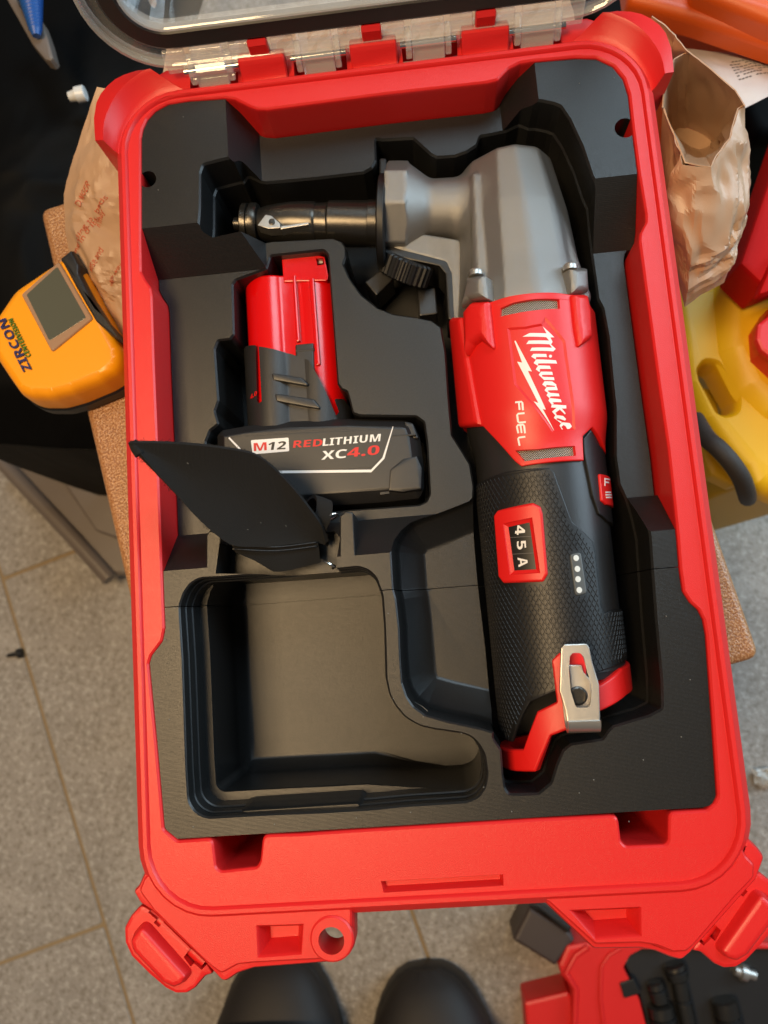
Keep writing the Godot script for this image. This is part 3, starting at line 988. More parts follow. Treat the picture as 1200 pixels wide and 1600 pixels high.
func make_insert() -> void:
	var t := thing("tool_insert", "black printed tray with fitted hollows inside the red case", "tool tray", Vector3(0, -74, 0))
	var base := opening()
	var lay := inset(base, 0.9)
	var mids := PackedVector2Array()
	for p in lay: mids.append(Vector2(p.x - clampf(p.x - 60, 0, 40) * 0.03, minf(p.y, Vector3(4.3,-3,152.9).z + (700 - p.x) * 0.0)))
	# the front edge of the tray ends before the red shelf and its two notches
	var tray := PackedVector2Array()
	var fz: Vector3 = Vector3(-98.8,-3,148)
	for p in lay: tray.append(Vector2(p.x - clampf(p.x - 60, 0, 40) * 0.03, minf(p.y, fz.z)))
	tray = dedupe(tray)
	var slab := stack(tray, [[0.4, -73], [0, -70], [0, -22]])
	var hi := stack(inset(tray, -3), [[0, -40], [0, -3.6], [0.5, -3.0]])
	# raised corners and raised front, with sloping sides
	var tl := hull_block([-160, -200, -58.5, -98.5], [-160, -200, -69.5, -114.5])
	var tr := hull_block([57, -200, 160, -89], [71.5, -200, 160, -114.5])
	var fr := hull_block([-160, 24, 160, 260], [-160, 41, 160, 260])
	var top: Geo = await csg([[tl, 0], [tr, 0], [fr, 0], [hi, 1]])
	var postl := prism(fillet(pp([-88.4,45.8,-87.6,27.1,-86.1,25.3,-81.2,26.3,-81.8,50.4,-86.5,51.4]), 1.2), -60, -3, 0.6)
	var postr := prism(fillet(pp([-31.7,49,-30,23.8,-27.4,22.1,-24.2,22.7,-24.5,41.6,-25.1,50.9]), 1.2), -60, -3, 0.6)
	var cuts := []
	# compartment at the front
	var comp := fillet(pp([-81.5,45.6,-91.2,45.3,-95.1,47.2,-98,50.7,-100.2,56,-99.7,78.3,-99.9,123.4,-99.6,135.3,-97.2,139.4,-92.8,141.9,-61.8,142.2,-29.4,142.6,-10.1,142,5.2,142,12.9,141.9,17.3,140.5,20.2,137,21.6,132.2,21.3,124.7,19.2,120.1,16.4,117.2,12.7,115.7,2.6,113.6,-2.5,112.2,-5.7,110.5,-9.4,107.8,-12.9,103,-14.9,98.5,-15.7,92.1,-14.7,71.4,-14.7,58.3,-16.8,50.7,-19.8,47.6,-23.7,45.9,-31.8,46.1]), 8, 4)
	cuts.append([stack(comp, [[1.3, -25], [1.2, -16.6], [0.6, -16.2], [0.5, -10.0], [0, -9.6], [0, -3.7], [-0.8, -2.9], [-0.8, 4]]), 2])
	cuts.append([loft([lift(inset_lb(comp, 11.6), -70), lift(inset_lb(comp, 9.6), -69.4), lift(inset_lb(comp, 6.2), -65.2), lift(inset_lb(comp, 5.5), -61), lift(inset_lb(comp, 5.2), -25.6), lift(inset_lb(comp, 4.7), -24.9), lift(inset_lb(comp, 4.5), -20)]), 2])
	cuts.append([prism(pp([-84.3,43.8,-82,31.2,-34.5,28.4,-31.7,32,-32.9,48.5]), -24, 6), 2])
	# battery hollow
	var bat := fillet(pp([-58.7,-98.5,-56.5,-104.7,-31.5,-104.7,-29.6,-102.3,-29.4,-68.6,-29.3,-39.5,-27.7,-36.9,-25.2,-35.5,-24.1,-29.9,-23.3,-25.1,-20.1,-23.6,5.2,-20.8,8.5,-17.9,9,-7.5,8.3,14.9,6.6,17.9,3.4,19.1,-29.5,18.8,-61.5,19.3,-87.8,19.1,-92.9,14.2,-91.5,-18.3,-89.4,-23.2,-85.1,-26.1,-86.6,-32.3,-84.6,-37.3,-85.2,-62,-83.5,-65.9,-77.8,-65.9,-75.8,-68.2,-75.2,-92.4,-73.6,-94.7]), 1.5, 3)
	cuts.append([stack(bat, [[0.6, -66], [0, -30], [0, -23.0], [-0.8, -22.0], [-0.9, 6]]), 2])
	# hollow for the tool with its angled head
	var cav := fillet(pp([-81.9,-138.3,-80.6,-141.6,-69,-143.3,-67.5,-142.8,-65.2,-146.1,-59.9,-142.7,-56.9,-141.7,-30.7,-141.1,-9.8,-141.2,-5.4,-143.3,-3.3,-147,-2.8,-158.1,0.2,-156.8,14.8,-155.9,22.2,-147.1,25.1,-144.8,33.5,-144.4,39.6,-145.9,44.4,-148.6,46.6,-153.2,48.4,-153,59,-154,64.8,-156.3,69,-153.7,72.3,-153.3,77.7,-151.3,80.1,-149.8,83.1,-143.5,87.2,-129.8,89.8,-115.9,91.3,-111.2,91,-98.4,91.1,-89.6,91.4,-76.6,91.5,-67.4,93.2,-62.7,94,-49.6,93.4,-27.4,93.3,-16.5,90.8,5,91,17.9,92.8,23.4,94.1,30.7,94.8,36.5,95.3,42.7,94.5,57.8,93.6,75.7,92.8,100.9,91.8,110.8,86.8,112.9,72.7,115.9,70,118,67.9,120.6,55.3,121.7,51.7,124.2,48.3,130.1,45.7,136.3,40.8,139.7,30,139.3,29.2,137.5,28.9,132.6,29.1,123.3,26.4,118.2,27.2,110.7,27.2,83.9,26.5,57,26.6,37.7,27.3,20.9,28.3,13.2,27.6,3,24,-4.6,22,-8.6,20.8,-10.8,20.8,-27.1,21.3,-49.6,20.3,-61.6,16.2,-65.4,9.1,-67.7,-1,-70.3,-8.2,-74.1,-15.1,-81.1,-19.9,-89.5,-22.4,-97,-20.9,-100.7,-20.6,-104.8,-22.2,-108.1,-26.6,-110.5,-55.5,-112.2,-80.2,-110.5,-83.8,-112.6,-82.7,-121.8]), 1.2, 2)
	cuts.append([stack(cav, [[0.5, -66], [0, -40], [0, -23.2], [-0.8, -22.2], [-0.8, -4], [-1.6, -3], [-1.6, 6]]), 2])
	# shallow finger scoop beside the tool
	var sc := fillet(pp([28.1,15.5,25.3,19,14.5,22.3,4.4,25,-1.3,26.9,-5.5,30.6,-8.4,35,-9.5,39,-9.8,56.1,-9,60.1,-8.6,71.9,-9.1,84.8,-9.1,94.3,-7.7,99.8,-5.2,104,-0.8,107.6,8,110.7,21,114.3,30.4,117.9,45.5,118.9,55.6,20.9]), 2.5, 3)
	cuts.append([stack(sc, [[13.5, -35], [12, -34.6], [2.4, -27.2], [1.2, -25], [0.6, -22], [0, -3.7], [-0.8, -2.9], [-0.8, 6]]), 2])
	cuts.append([prism(circle2(pp([-107.3,-138.2])[0], 4.0, 20), -26, 4), 2])
	cuts.append([prism(circle2(pp([107.3,-136.5])[0], 4.6, 20), -26, 4), 2])
	cuts.append([box(Vector3(0, -11.6, 56.3), Vector3(400, 120, 0.34)), 2])
	var items := [[slab, 0], [top, 0], [postl, 0], [postr, 0]]
	items.append_array(cuts)
	var tab := stack(pp([-82.7,145.1,-79.5,141.2,-77.4,140.8,-31.6,140.7,-29.6,142.1,-32.4,145.4]), [[-1, -24], [0.2, -10], [0.9, -8.6]])
	items.append([tab, 0])
	items.append([stack(tray, [[-40, -90], [-40, 20]]), 0] if false else [stack(inset(tray, -1.5), [[0, -80], [0, 10]]), 1])
	var g: Geo = await csg(items)
	var a := Geo.new()
	var b := Geo.new()
	a.v = g.v
	b.v = g.v.duplicate()
	for i in range(0, g.t.size(), 3):
		var z := (g.v[g.t[i]].z + g.v[g.t[i + 1]].z + g.v[g.t[i + 2]].z) / 3
		(a if z < 56.3 else b).t.append_array(PackedInt32Array([g.t[i], g.t[i + 1], g.t[i + 2]]))
	# crumbs and a hair of print material left on the tray
	var bits := Geo.new()
	for q in p3([13.2,-2.9,116,20.1,-2.9,137.7,-105.9,-2.9,69.9,-105.5,-2.9,101.3,-98.7,-2.9,144.8,-64.6,-2.9,146.2,-10.3,-2.9,145.4,30.1,-2.9,146.1,56.8,-2.9,141.6,84.1,-2.9,131.1,97.5,-2.9,122.2,104,-2.9,100.4,98.5,-2.9,74.8,-12.4,-2.9,66.4,-12.6,-2.9,99.9,-2.2,-2.9,108.7,-30.9,-2.9,145.7,-101.8,-2.9,56.9,63.7,-2.9,135.9,75.4,-2.9,152.3,105.5,-2.9,-161.3,89.9,-2.9,-160.2,-101.8,-2.9,-131.2,-88.4,-2.9,-167.6]):
		bits.add(lathe(q + Vector3(rng.randf_range(-1, 1), 0.0, rng.randf_range(-1, 1)), Vector3(rng.randf_range(-1, 1), 0.2, rng.randf_range(-1, 1)), [[0, 0.05], [0.15, 0.22], [0.4, 0.25], [0.6, 0.05]], 6))
	tag(part("print_crumbs", bits, M.crumbs, t, 60), "", "", "", "stuff")
	part("loose_hair", tube(spline(p3([-5.7,-14,103.2,-3.3,-10,104.2,-1.9,-7,104.7,0.1,-5,106.4]), 4), 0.14, 5), M.crumbs, t)
	part("rear_section", a, M.print_black, t, 36)
	part("front_section", b, M.print_black, t, 36)

func dedupe(p: PackedVector2Array) -> PackedVector2Array:
	var o := PackedVector2Array()
	for q in p:
		if o.is_empty() or o[-1].distance_to(q) > 0.25: o.append(q)
	var r := PackedVector2Array()
	for i in o.size():   # corners that run back along the same line are dropped
		var a := o[(i + o.size() - 1) % o.size()]
		var c := o[(i + 1) % o.size()]
		if (o[i] - a).normalized().dot((c - o[i]).normalized()) > -0.9: r.append(o[i])
	return r

func inset_lb(p: PackedVector2Array, d: float) -> PackedVector2Array:   # moves only the left and front sides in
	var r := inset(p, d)
	var x1: float = Vector3(-13.2,-25,142.5).x
	for i in p.size():
		var k := 1.0 - 0.9 * smoothstep(x1, x1 + 5.0, p[i].x)
		r[i] = Vector2(maxf(r[i].x, p[i].x + 0.4), lerpf(p[i].y, minf(r[i].y, p[i].y), k))
	return r

func hull_block(lo: Array, hi: Array) -> Geo:
	var a := rect2(lo[0], lo[1], lo[2], lo[3])
	var b := rect2(hi[0], hi[1], hi[2], hi[3])
	var k := 19.0 / 16.0
	var c := PackedVector2Array()
	for i in 4: c.append(a[i].lerp(b[i], 1.25))
	return loft([lift(a, -60), lift(a, -22), lift(c, -22 + 19 * 1.25)])

const AXIS := Vector3(58.5, -31, 0)

func core_r(z: float) -> float:
	return lerpf(30.6, 28.2, smoothstep(-16.0, 2.0, z)) - clampf((z - 20) / 90.0, 0, 1) * 0.5

func on_tool(p: Vector2, h: float) -> Vector3:   # p.x along the girth in mm, p.y along the tool
	var a := p.x / 30.0
	var r := core_r(p.y) + h
	return Vector3(AXIS.x + r * sin(a), AXIS.y + r * cos(a), p.y)

func bend(g: Geo, most := 3.0) -> Geo:   # a shape worked out flat (girth, height, length) laid round the tool
	subdivide(g, most)
	for i in g.v.size(): g.v[i] = on_tool(Vector2(g.v[i].x, g.v[i].z), g.v[i].y)
	return g

func smin(a: float, b: float, k: float) -> float:
	var h := maxf(k - absf(a - b), 0.0) / k
	return minf(a, b) - h * h * k * 0.25

func gear_field(p: Vector3) -> float:   # distance to the cast gear housing, about the tool axis
	var rr := Vector2(p.x, p.y).length()
	var zz := p.z
	var rad: float
	if zz > -85: rad = lerpf(30.2, 27.6, clampf((-66 - zz) / 19.0, 0, 1))
	elif zz > -112: rad = lerpf(27.6, 25.2, (-85 - zz) / 27.0)
	else: rad = lerpf(25.2, 20.6, clampf((-112 - zz) / 26.0, 0, 1.2))
	var barrel: float
	rr = maxf(rr - 0.4, maxf(maxf(0.8 * p.y - 0.6 * p.x + 1.0, 0.985 * p.y - 0.174 * p.x + 0.2), maxf(0.94 * p.y + 0.342 * p.x + 0.2, 0.6 * p.y + 0.8 * p.x + 0.2)))   # flats along the casting
	barrel = -smin(-(rr - rad), -(-141.0 - zz), 3.6)
	barrel = maxf(barrel, zz + 62.0)
	# the neck and its flange towards the spindle
	var q := p - Vector3(0, 0, -119.6)
	var d := Vector3(-0.9934, 0, -0.1145)
	var s := q.dot(d)
	var w := q - d * s
	var nr := w.length()
	var neck := maxf(nr - (15.6 - 0.05 * s), maxf(-s, s - 54.0))
	var oct := maxf(maxf(absf(w.y), absf(w.z)), (absf(w.y) + absf(w.z)) * 0.7071 + 0.6) - 20.6
	var fl := maxf(oct, maxf(49.0 - s - maxf(0.0, (20.5 - nr) * 1.5), s - 59.5))
	var g := smin(barrel, neck, 6.5)
	g = smin(g, fl, 2.0)
	# ribs that hold the long screws
	for c in [[Vector3(-19.5, 18.4, -66), Vector3(-17.0, 14.8, -129), 4.6, 2.0], [Vector3(23.4, 15.6, -66), Vector3(17.5, 10.0, -122), 5.0, 1.0]]:
		var a: Vector3 = c[0]
		var ba: Vector3 = c[1] - a
		var t := clampf((p - a).dot(ba) / ba.length_squared(), 0, 1)
		g = smin(g, (p - a - ba * t).length() - lerpf(c[2], c[3], t), 1.3)
	return g

func nets(lo: Vector3, hi: Vector3, cell: float, field) -> Geo:
	var n := Vector3i(((hi - lo) / cell).ceil()) + Vector3i.ONE
	var val := PackedFloat32Array()
	val.resize(n.x * n.y * n.z)
	var i := 0
	for z in n.z:
		for y in n.y:
			for x in n.x:
				val[i] = field.call(lo + Vector3(x, y, z) * cell)
				i += 1
	var g := Geo.new()
	var id := PackedInt32Array()
	id.resize(val.size())
	id.fill(-1)
	var off := [0, 1, n.x, n.x + 1, n.x * n.y, n.x * n.y + 1, n.x * n.y + n.x, n.x * n.y + n.x + 1]
	var ed := [[0, 1], [2, 3], [4, 5], [6, 7], [0, 2], [1, 3], [4, 6], [5, 7], [0, 4], [1, 5], [2, 6], [3, 7]]
	for z in n.z - 1:
		for y in n.y - 1:
			for x in n.x - 1:
				var b := (z * n.y + y) * n.x + x
				var cnt := 0
				for o in off:
					if val[b + o] < 0: cnt += 1
				if cnt == 0 or cnt == 8: continue
				var s := Vector3.ZERO
				var k := 0
				for e in ed:
					var v0 := val[b + off[e[0]]]
					var v1 := val[b + off[e[1]]]
					if (v0 < 0) != (v1 < 0):
						var t := v0 / (v0 - v1)
						var c0 := Vector3(e[0] & 1, (e[0] >> 1) & 1, e[0] >> 2)
						var c1 := Vector3(e[1] & 1, (e[1] >> 1) & 1, e[1] >> 2)
						s += c0.lerp(c1, t)
						k += 1
				id[b] = g.v.size()
				g.v.append(lo + (Vector3(x, y, z) + s / k) * cell)
	var step := [1, n.x, n.x * n.y]
	for z in range(1, n.z - 1):
		for y in range(1, n.y - 1):
			for x in range(1, n.x - 1):
				var b := (z * n.y + y) * n.x + x
				for ax in 3:
					if (val[b] < 0) == (val[b + step[ax]] < 0): continue
					var u: int = step[(ax + 1) % 3]
					var w: int = step[(ax + 2) % 3]
					var q := [id[b], id[b - u], id[b - u - w], id[b - w]]
					if q.has(-1): continue
					if val[b] < 0: g.t.append_array(PackedInt32Array([q[0], q[1], q[2], q[0], q[2], q[3]]))
					else: g.t.append_array(PackedInt32Array([q[0], q[2], q[1], q[0], q[3], q[2]]))
	return g.out()

func make_tool() -> void:
	var t := thing("angle_power_tool", "red and black cordless tool with grey metal angled head lying in the tray", "power tool", Vector3(58.5, -62, -20))
	# black body
	var prof := []
	for z in [-62, -58, -16, -12, -8, -4, 0, 4, 20, 60, 96]: prof.append([float(z), core_r(z)])
	part("body", lathe(AXIS, Vector3.BACK, prof, 64), M.black_plastic, t, 30)
	# cast head
	var head := nets(Vector3(-63, -31, -147), Vector3(33, 31, -58), 1.0, gear_field)
	for i in head.v.size(): head.v[i] += AXIS
	part("gear_housing", head, M.cast_metal, t, 44)
	var web := fillet(pp([-1.8,-105.9,14,-110.9,37.5,-104,36,-64.9,26.3,-65.9,27.2,-89.3,25.3,-95.2]), 2)
	part("housing_web", prism(web, -50, -27, 1.2), M.cast_metal, t)
	var gask := pp([-2.2,-151.7,1.5,-151.2,-1.1,-109.5,0.5,-106.4,25.6,-98.1,28.5,-93.6,27.9,-66.5,23.8,-67,24.5,-89.6,21.9,-93.7,-1.1,-101.4,-4.6,-104.3])
	part("gasket_plate", prism(fillet(gask, 1.5), -52, -27.5, 0.8), M.black_dark, t)
	# spindle and cutter
	var d := Vector3(-0.9934, 0, -0.1145)
	var o := AXIS + Vector3(-64, 0, -119.7) - d * 10.0
	part("spindle", lathe(o, d, [[0, 11], [14, 11], [14.3, 10.7], [33, 10.7], [34, 9.8], [41, 9.4]], 40), M.black_steel, t)
	part("flange_gasket", lathe(o, d, [[5.2, 6], [5.2, 21.6], [5.8, 22.4], [8.4, 22.4], [9.0, 21.6], [9.0, 6]], 32), M.black_dark, t)
	var cut := part("cutter_head", lathe(o, d, [[39, 7], [39.5, 9.8], [41, 10.4], [52, 10.2], [63, 8.6], [68, 7.0], [71, 6.4]], 40), M.black_steel, t)
	part("bearing", lathe(o, d, [[68, 5], [68, 9.2], [69, 9.8], [71.5, 9.8], [72, 8.4], [72.6, 8.4], [73, 9.6], [75.4, 9.6], [76, 8.8], [76, 3.4], [80, 3.2], [80.6, 2.2]], 36), M.black_steel, cut)
	part("cutter_cone", lathe(Vector3(-54.6,-54,-129.3), Vector3(0.03, 1, -0.05), [[0, 15.5], [6, 15.0], [14, 12.0], [20, 8.0], [22, 5.0]], 40), M.black_steel, cut)
	var ins := pp([-61.4,-119.1,-57.2,-124,-54.5,-123.1,-50.5,-118.4,-50.9,-116.6,-56.1,-116.8])
	part("cutting_insert", prism(ins, -26, -19, 0.3), M.steel, cut)
	part("insert_screw", prism(circle2(pp([-54.4,-119.9])[0], 1.6, 16), -22, -18.4, 0.4), M.black_steel, cut)
	part("cutter_flute", prism(pp([-50.5,-117.8,-37.1,-118.2,-37.2,-116.9,-50.6,-116.2]), -28, -19.5, 0.3), M.steel, cut)
	# knurled depth wheel under the head and its bracket
	var kd := (Vector3(11.2,-30,-78.6) - Vector3(5.5,-30,-101.6)).normalized()
	kd = Vector3(-0.42, -0.52, 0.74).normalized()
	var kc: Vector3 = Vector3(7.1,-34,-96.6)
	var kn := Geo.new()
	var kx := kd.cross(Vector3.UP).normalized()
	var ky := kd.cross(kx)
	var rings := []
	for q in [[-5.2, 10.2], [-4.4, 11.4], [4.4, 11.4], [5.2, 10.2], [5.2, 6.0], [4.0, 5.6]]:
		var r := PackedVector3Array()
		for j in 96:
			var a := TAU * j / 96.0
			var rr: float = q[1] + (0.55 if (j % 4) < 2 else -0.35)
			r.append(kc + kd * q[0] + (kx * cos(a) + ky * sin(a)) * rr)
		rings.append(r)
	part("depth_wheel", loft(rings), M.black_dark, t, 25)
	part("wheel_bracket", prism(fillet(pp([-14.5,-96.4,-5.8,-102.1,0.1,-96.8,-9.3,-88.6]), 1), -60, -42, 0.8), M.black_plastic, t)
	part("wheel_post", prism(fillet(pp([10.9,-89.7,19.7,-90,19.8,-76.2,10.7,-75.9]), 1), -62, -42, 0.8), M.black_plastic, t)
	# red shell, worked out flat and bent round
	var edge: Array = [-32.61,-62.39,-25.78,-63.92,-15.65,-63.57,-8.75,-63.86,-0.1,-63.69,8.83,-63.55,16.11,-63.3,25.57,-64.73,32.06,-61.14]
	var low: Array = [38.62,2.7,22.64,-5.57,17.05,-1.55,16.19,8.95,-11.43,9.47,-14.03,6.86,-26.75,-10.89,-48.57,-15.94]
	var sh := PackedVector2Array()
	sh.append(Vector2(-90, edge[1]))
	sh.append_array(pp(edge))
	sh.append(Vector2(90, edge[17]))
	sh.append(Vector2(90, low[1] + 6))
	sh.append_array(pp(low))
	sh.append(Vector2(-90, low[15]))
	var slot_a := pp([-12.77,-59.5,-7.28,-60.65,2.12,-60.89,11.27,-60.51,11.07,-56.21,1.64,-55.82,-7.74,-55.62,-13.4,-55.66])
	var slot_b := pp([-13.54,2.27,-3.91,3.12,12.34,2.7,12.4,7.08,-9.86,7.79])
	var shield := pp([-10.78,-50.08,-10.29,-25.2,2.76,-3.36,12.89,-3.91,11.74,-42.07,4.35,-52.79,2.55,-49.8,-3.89,-49.18])
	var shell: Geo = await csg([[prism(sh, -0.6, 1.7, 0.5), 0],
		[stack(slot_a, [[0.5, -3], [0.3, 0.9], [-0.3, 3]]), 2], [stack(slot_b, [[0.5, -3], [0.3, 0.9], [-0.3, 3]]), 2],
		[stack(shield, [[0.9, 1.05], [-0.3, 1.9]]), 2]])
	var s := part("red_shell", bend(shell, 2.5), M.red_tool, t, 28)
	for v in [slot_a, slot_b]:
		part("vent_mesh", bend(prism(inset(v, -0.8), -0.4, 0.35), 2.5), M.vent_mesh, s, 28)
	# screw bosses with their grey collars
	var lobe := fillet(pp([-48.54,-69.66,-32.56,-62.67,-26.71,-11.16,-48.54,-16.27]), 1.0)
	part("side_rail", bend(stack(lobe, [[0, 0], [0, 2.2], [0.8, 3.2], [2.0, 3.6]])), M.red_tool, s)
	var boss_l := fillet(pp([-29.11,-63.25,-24.09,-65.87,-16.24,-63.2,-16.19,-49.34,-15.95,-40.41,-21.77,-47.45,-25.28,-46.68,-30.75,-42.57]), 1.2)
	part("screw_boss", bend(stack(boss_l, [[0, 0], [0.2, 3.4], [1.4, 5.2], [3.2, 6.0]])), M.red_tool, s)
	var boss_r := fillet(pp([16.36,-62.76,25.57,-64.73,26.96,-56.61,25.5,-44.6,16.8,-38.81,16.15,-48.68]), 1.2)
	part("screw_boss", bend(stack(boss_r, [[0, 0], [0.2, 2.6], [1.2, 4.0], [2.6, 4.6]])), M.red_tool, s)
	for q in [[[-29.83,-64.47,-24.5,-77.63,-16.27,-74.57,-15.94,-63.38,-24.09,-65.87], [-21.06,-77.92], 6.6], [[16.23,-74.34,27.79,-77.87,26.77,-65.67,16.4,-63.06], [18.45,-75.91], 4.8]]:
		var cg := fillet(pp(q[0]), 1.0)
		var h: float = q[2]
		part("screw_collar", bend(stack(cg, [[0, -3], [0.2, h - 2.2], [1.2, h - 0.8], [2.6, h]])), M.cast_metal, t)
		var sp := on_tool(Vector2(q[1][0], q[1][1]), h - 3.2)
		part("screw", lathe(sp + Vector3(0, 0, -1.5), Vector3.BACK, [[0, 1.2], [0.2, 2.6], [1, 3.2], [3, 3.2]], 20), M.steel, t)
	# black rubber grip with its raised diamonds
	var gp: Array = [-35.45,11.53,-19.04,10.41,-4.73,10.92,0.6,11.45,2.04,13.19,3.36,18.67,7.48,34.15,16.82,42.72,17.66,46.73,17.92,70.43,19.53,72.35,24.14,71.56]
	var gl: Array = [31.6,93.11,10.83,96.02,-7.81,102.24,-18.69,105.88,-22.75,110.57,-32.02,122.83]
	var grip := PackedVector2Array()
	grip.append(Vector2(-72, gp[1] + 1))
	grip.append_array(pp(gp))
	grip.append(Vector2(62, gp[23]))
	grip.append(Vector2(62, gl[1]))
	grip.append_array(pp(gl))
	grip.append(Vector2(-72, gl[11] - 2))
	var gm := part("grip", bend(prism(fillet(grip, 1.2), -0.4, 0.85, 0.5)), M.black_dark, t, 30)
	var dial := fillet(pp([-27.1,28.15,-24.85,26.28,-8.13,25.36,-5.11,27.31,-4.62,30.3,-5.12,55.06,-7.28,58.01,-25.61,57,-28,54.1]), 1.5)
	var gauge := fillet(pp([4.75,47.72,10.01,46.98,10.83,64.02,5.24,64.94]), 1.6)
	var fence := inset(grip, 1.6)
	var keep_a := inset(dial, -1.2)
	var keep_b := inset(gauge, -1.0)
	var dm := Geo.new()
	var pw := 2.45
	var ph := 3.9
	for i in range(-30, 31):
		for j in range(-2, 64):
			var c := Vector2((i + 0.5 * (j & 1)) * pw, j * ph * 0.5)
			if not Geometry2D.is_point_in_polygon(c, fence) or Geometry2D.is_point_in_polygon(c, keep_a) or Geometry2D.is_point_in_polygon(c, keep_b): continue
			var b := dm.v.size()
			var k := 0.44
			for w in [[k * pw, 0, 0.8], [0, k * ph, 0.8], [-k * pw, 0, 0.8], [0, -k * ph, 0.8], [0.34 * pw, 0, 1.1], [0, 0.34 * ph, 1.1], [-0.34 * pw, 0, 1.1], [0, -0.34 * ph, 1.1]]:
				dm.v.append(on_tool(c + Vector2(w[0], w[1]), w[2]))
			for m in 4:
				var n := (m + 1) % 4
				dm.t.append_array(PackedInt32Array([b + m, b + m + 4, b + n + 4, b + m, b + n + 4, b + n]))
			dm.t.append_array(PackedInt32Array([b + 4, b + 7, b + 6, b + 4, b + 6, b + 5]))
	tag(part("grip_diamonds", dm, M.black_dark, gm, 20), "", "", "", "stuff")
	# speed dial
	var win := pp([-20.2,34.05,-10.62,33.37,-9.92,52.54,-19.46,52.17])
	var frame: Geo = await csg([[stack(dial, [[0, -0.4], [0, 1.6], [0.5, 2.3], [1.0, 2.5]]), 0], [stack(inset(win, -1.6), [[2.6, -1], [1.6, 1.0], [0.0, 2.1], [-0.5, 3]]), 2]])
	var df := part("dial_frame", bend(frame, 2.0), M.red_tool, t, 28)
	var wheel := part("speed_dial", bend(prism(inset(win, -0.4), 0.2, 1.1), 2.0), M.black_print, df, 30)
	var on := func(p, h): return on_tool(p, h)
	for q in [["4", [-18.12,38.1,-17.27,33.35], [-12.53,38.23,-11.75,33.51]], ["5", [-17.42,40.07,-17.61,44.34], [-12.43,39.84,-12.33,44.11]], ["A", [-17.88,46.72,-17.82,51.53], [-12.61,46.73,-12.56,51.5]]]:
		var b0 := Vector2(q[1][0], q[1][1])
		var b1 := Vector2(q[1][2], q[1][3])
		var u0 := Vector2(q[2][0], q[2][1])
		if q[0] == "4":
			var sw := b0
			b0 = b1
			b1 = sw
			u0 = Vector2(q[2][2], q[2][3])
		var mid := (b0 + b1 + (u0 - b0)) * 0.5
		b0 = mid + (b0 - mid) * 0.82
		b1 = mid + (b1 - mid) * 0.82
		u0 = mid + (u0 - mid) * 0.82
		part("dial_mark", words(q[0], b0, b1, u0 - b0, func(p, h): return on_tool(p, h + 1.1), 0.1), M.white_print, wheel)
	part("dial_line", plate_strokes([[[-20.07,38.41,-10.39,39], 0.22], [[-19.94,45.43,-10.03,45.94], 0.22]], 1.08), M.grey_print, wheel)
	# charge gauge with four lights
	var gg := part("charge_gauge", bend(stack(gauge, [[0, 0], [0, 0.8], [0.3, 1.2], [0.7, 1.3]])), M.gauge_grey, t)
	var dots: Array = [7.36,49.46,7.39,53.91,7.18,58.07,7.21,62.49]
	for i in 4:
		part("gauge_light", bend(prism(circle2(Vector2(dots[i * 2], dots[i * 2 + 1]), 1.25, 18), 1.0, 1.45, 0.1)), M.gauge, gg)
	# side pad with the red switch
	var pl: Array = [26.51,0.48,29.6,34.43,22.41,31.42,19.5,23.88,17.26,6.72,17.62,-0.47,22.48,-4.71]
	var padp := PackedVector2Array([Vector2(64, pl[1] + 10), Vector2(64, pl[3] + 2)])
	padp.append_array(pp(pl).slice(1))
	padp.append(Vector2(pl[0], pl[1]))
	var pad := fillet(padp, 0.8)
	part("side_pad", bend(prism(pad, -0.4, 1.3, 0.4)), M.black_dark, t)
	var swl: Array = [24.45,14.33,31.76,13.94,27.55,27.38,24,25.92]
	var sw2 := fillet(PackedVector2Array([Vector2(swl[0], swl[1]), Vector2(58, swl[3]), Vector2(58, swl[5]), Vector2(swl[4], swl[5]), Vector2(swl[6], swl[7])]), 1.0)
	var swp := part("side_switch", bend(prism(sw2, 0.5, 2.2, 0.5)), M.red_tool, t)
	part("switch_mark", plate_strokes([[[28.75,15.93,27.8,19.35], 0.7], [[28.67,16.22,35.54,15.76], 0.6], [[28.27,17.64,33.32,17.43], 0.6], [[27.69,22.13,34.96,21.48], 0.6], [[27.39,23.25,35.85,22.51], 0.6], [[27.73,24.34,35.05,23.72], 0.6]], 2.2), M.white_print, swp)
	# printed name, bolt and word on the shell
	var nm := Geo.new()
	for q in script_name(): nm.add(plate(pp(q), func(x, y, h): return on_tool(Vector2(x, y), 1.05 + h), 0.14, -0.05, 3.0))
	part("brand_print", nm, M.white_print, s)
	part("bolt_print", plate(pp([-8.54,-43.89,-8.05,-44.02,-2.98,-29.64,-4.5,-30.14,0.85,-12.78,-0.35,-13.09,4.09,-3.03,-3.5,-16.8,-1.78,-15.82,-8.28,-34.79,-6.38,-34.03]), func(x, y, h): return on_tool(Vector2(x, y), 1.05 + h), 0.14, -0.05, 3.0), M.white_print, s)
	part("word_print", plate_strokes([[[-10.58,-17.36,-8.14,-17.18,-7.84,-16.67,-7.94,-13.51], 0.75], [[-9.16,-17.15,-9.19,-13.86], 0.7],
		[[-7.45,-12.22,-9.94,-12.37,-10.39,-11.93,-10.38,-9.13,-10.01,-8.68,-7.39,-8.52], 0.75],
		[[-10.99,-4.48,-11.16,-7.32,-10.72,-7.78,-8.58,-7.66,-8.25,-7.15,-8.27,-4.04], 0.75], [[-9.65,-7.68,-9.62,-4.33], 0.7],
		[[-8.34,-2.62,-10.95,-2.65,-11.38,-2.27,-11.15,0.73], 0.75]], 1.7), M.white_print, s)
	# red end ring
	var er: Array = [25.92,95.45,11.73,100.64,6.25,98.13,7.13,88.62,5.15,86.69,-3.82,86.81,-7.24,89.65,-6.93,106.04,-15.62,109.65,-24.29,124.9,-35.95,126.18]
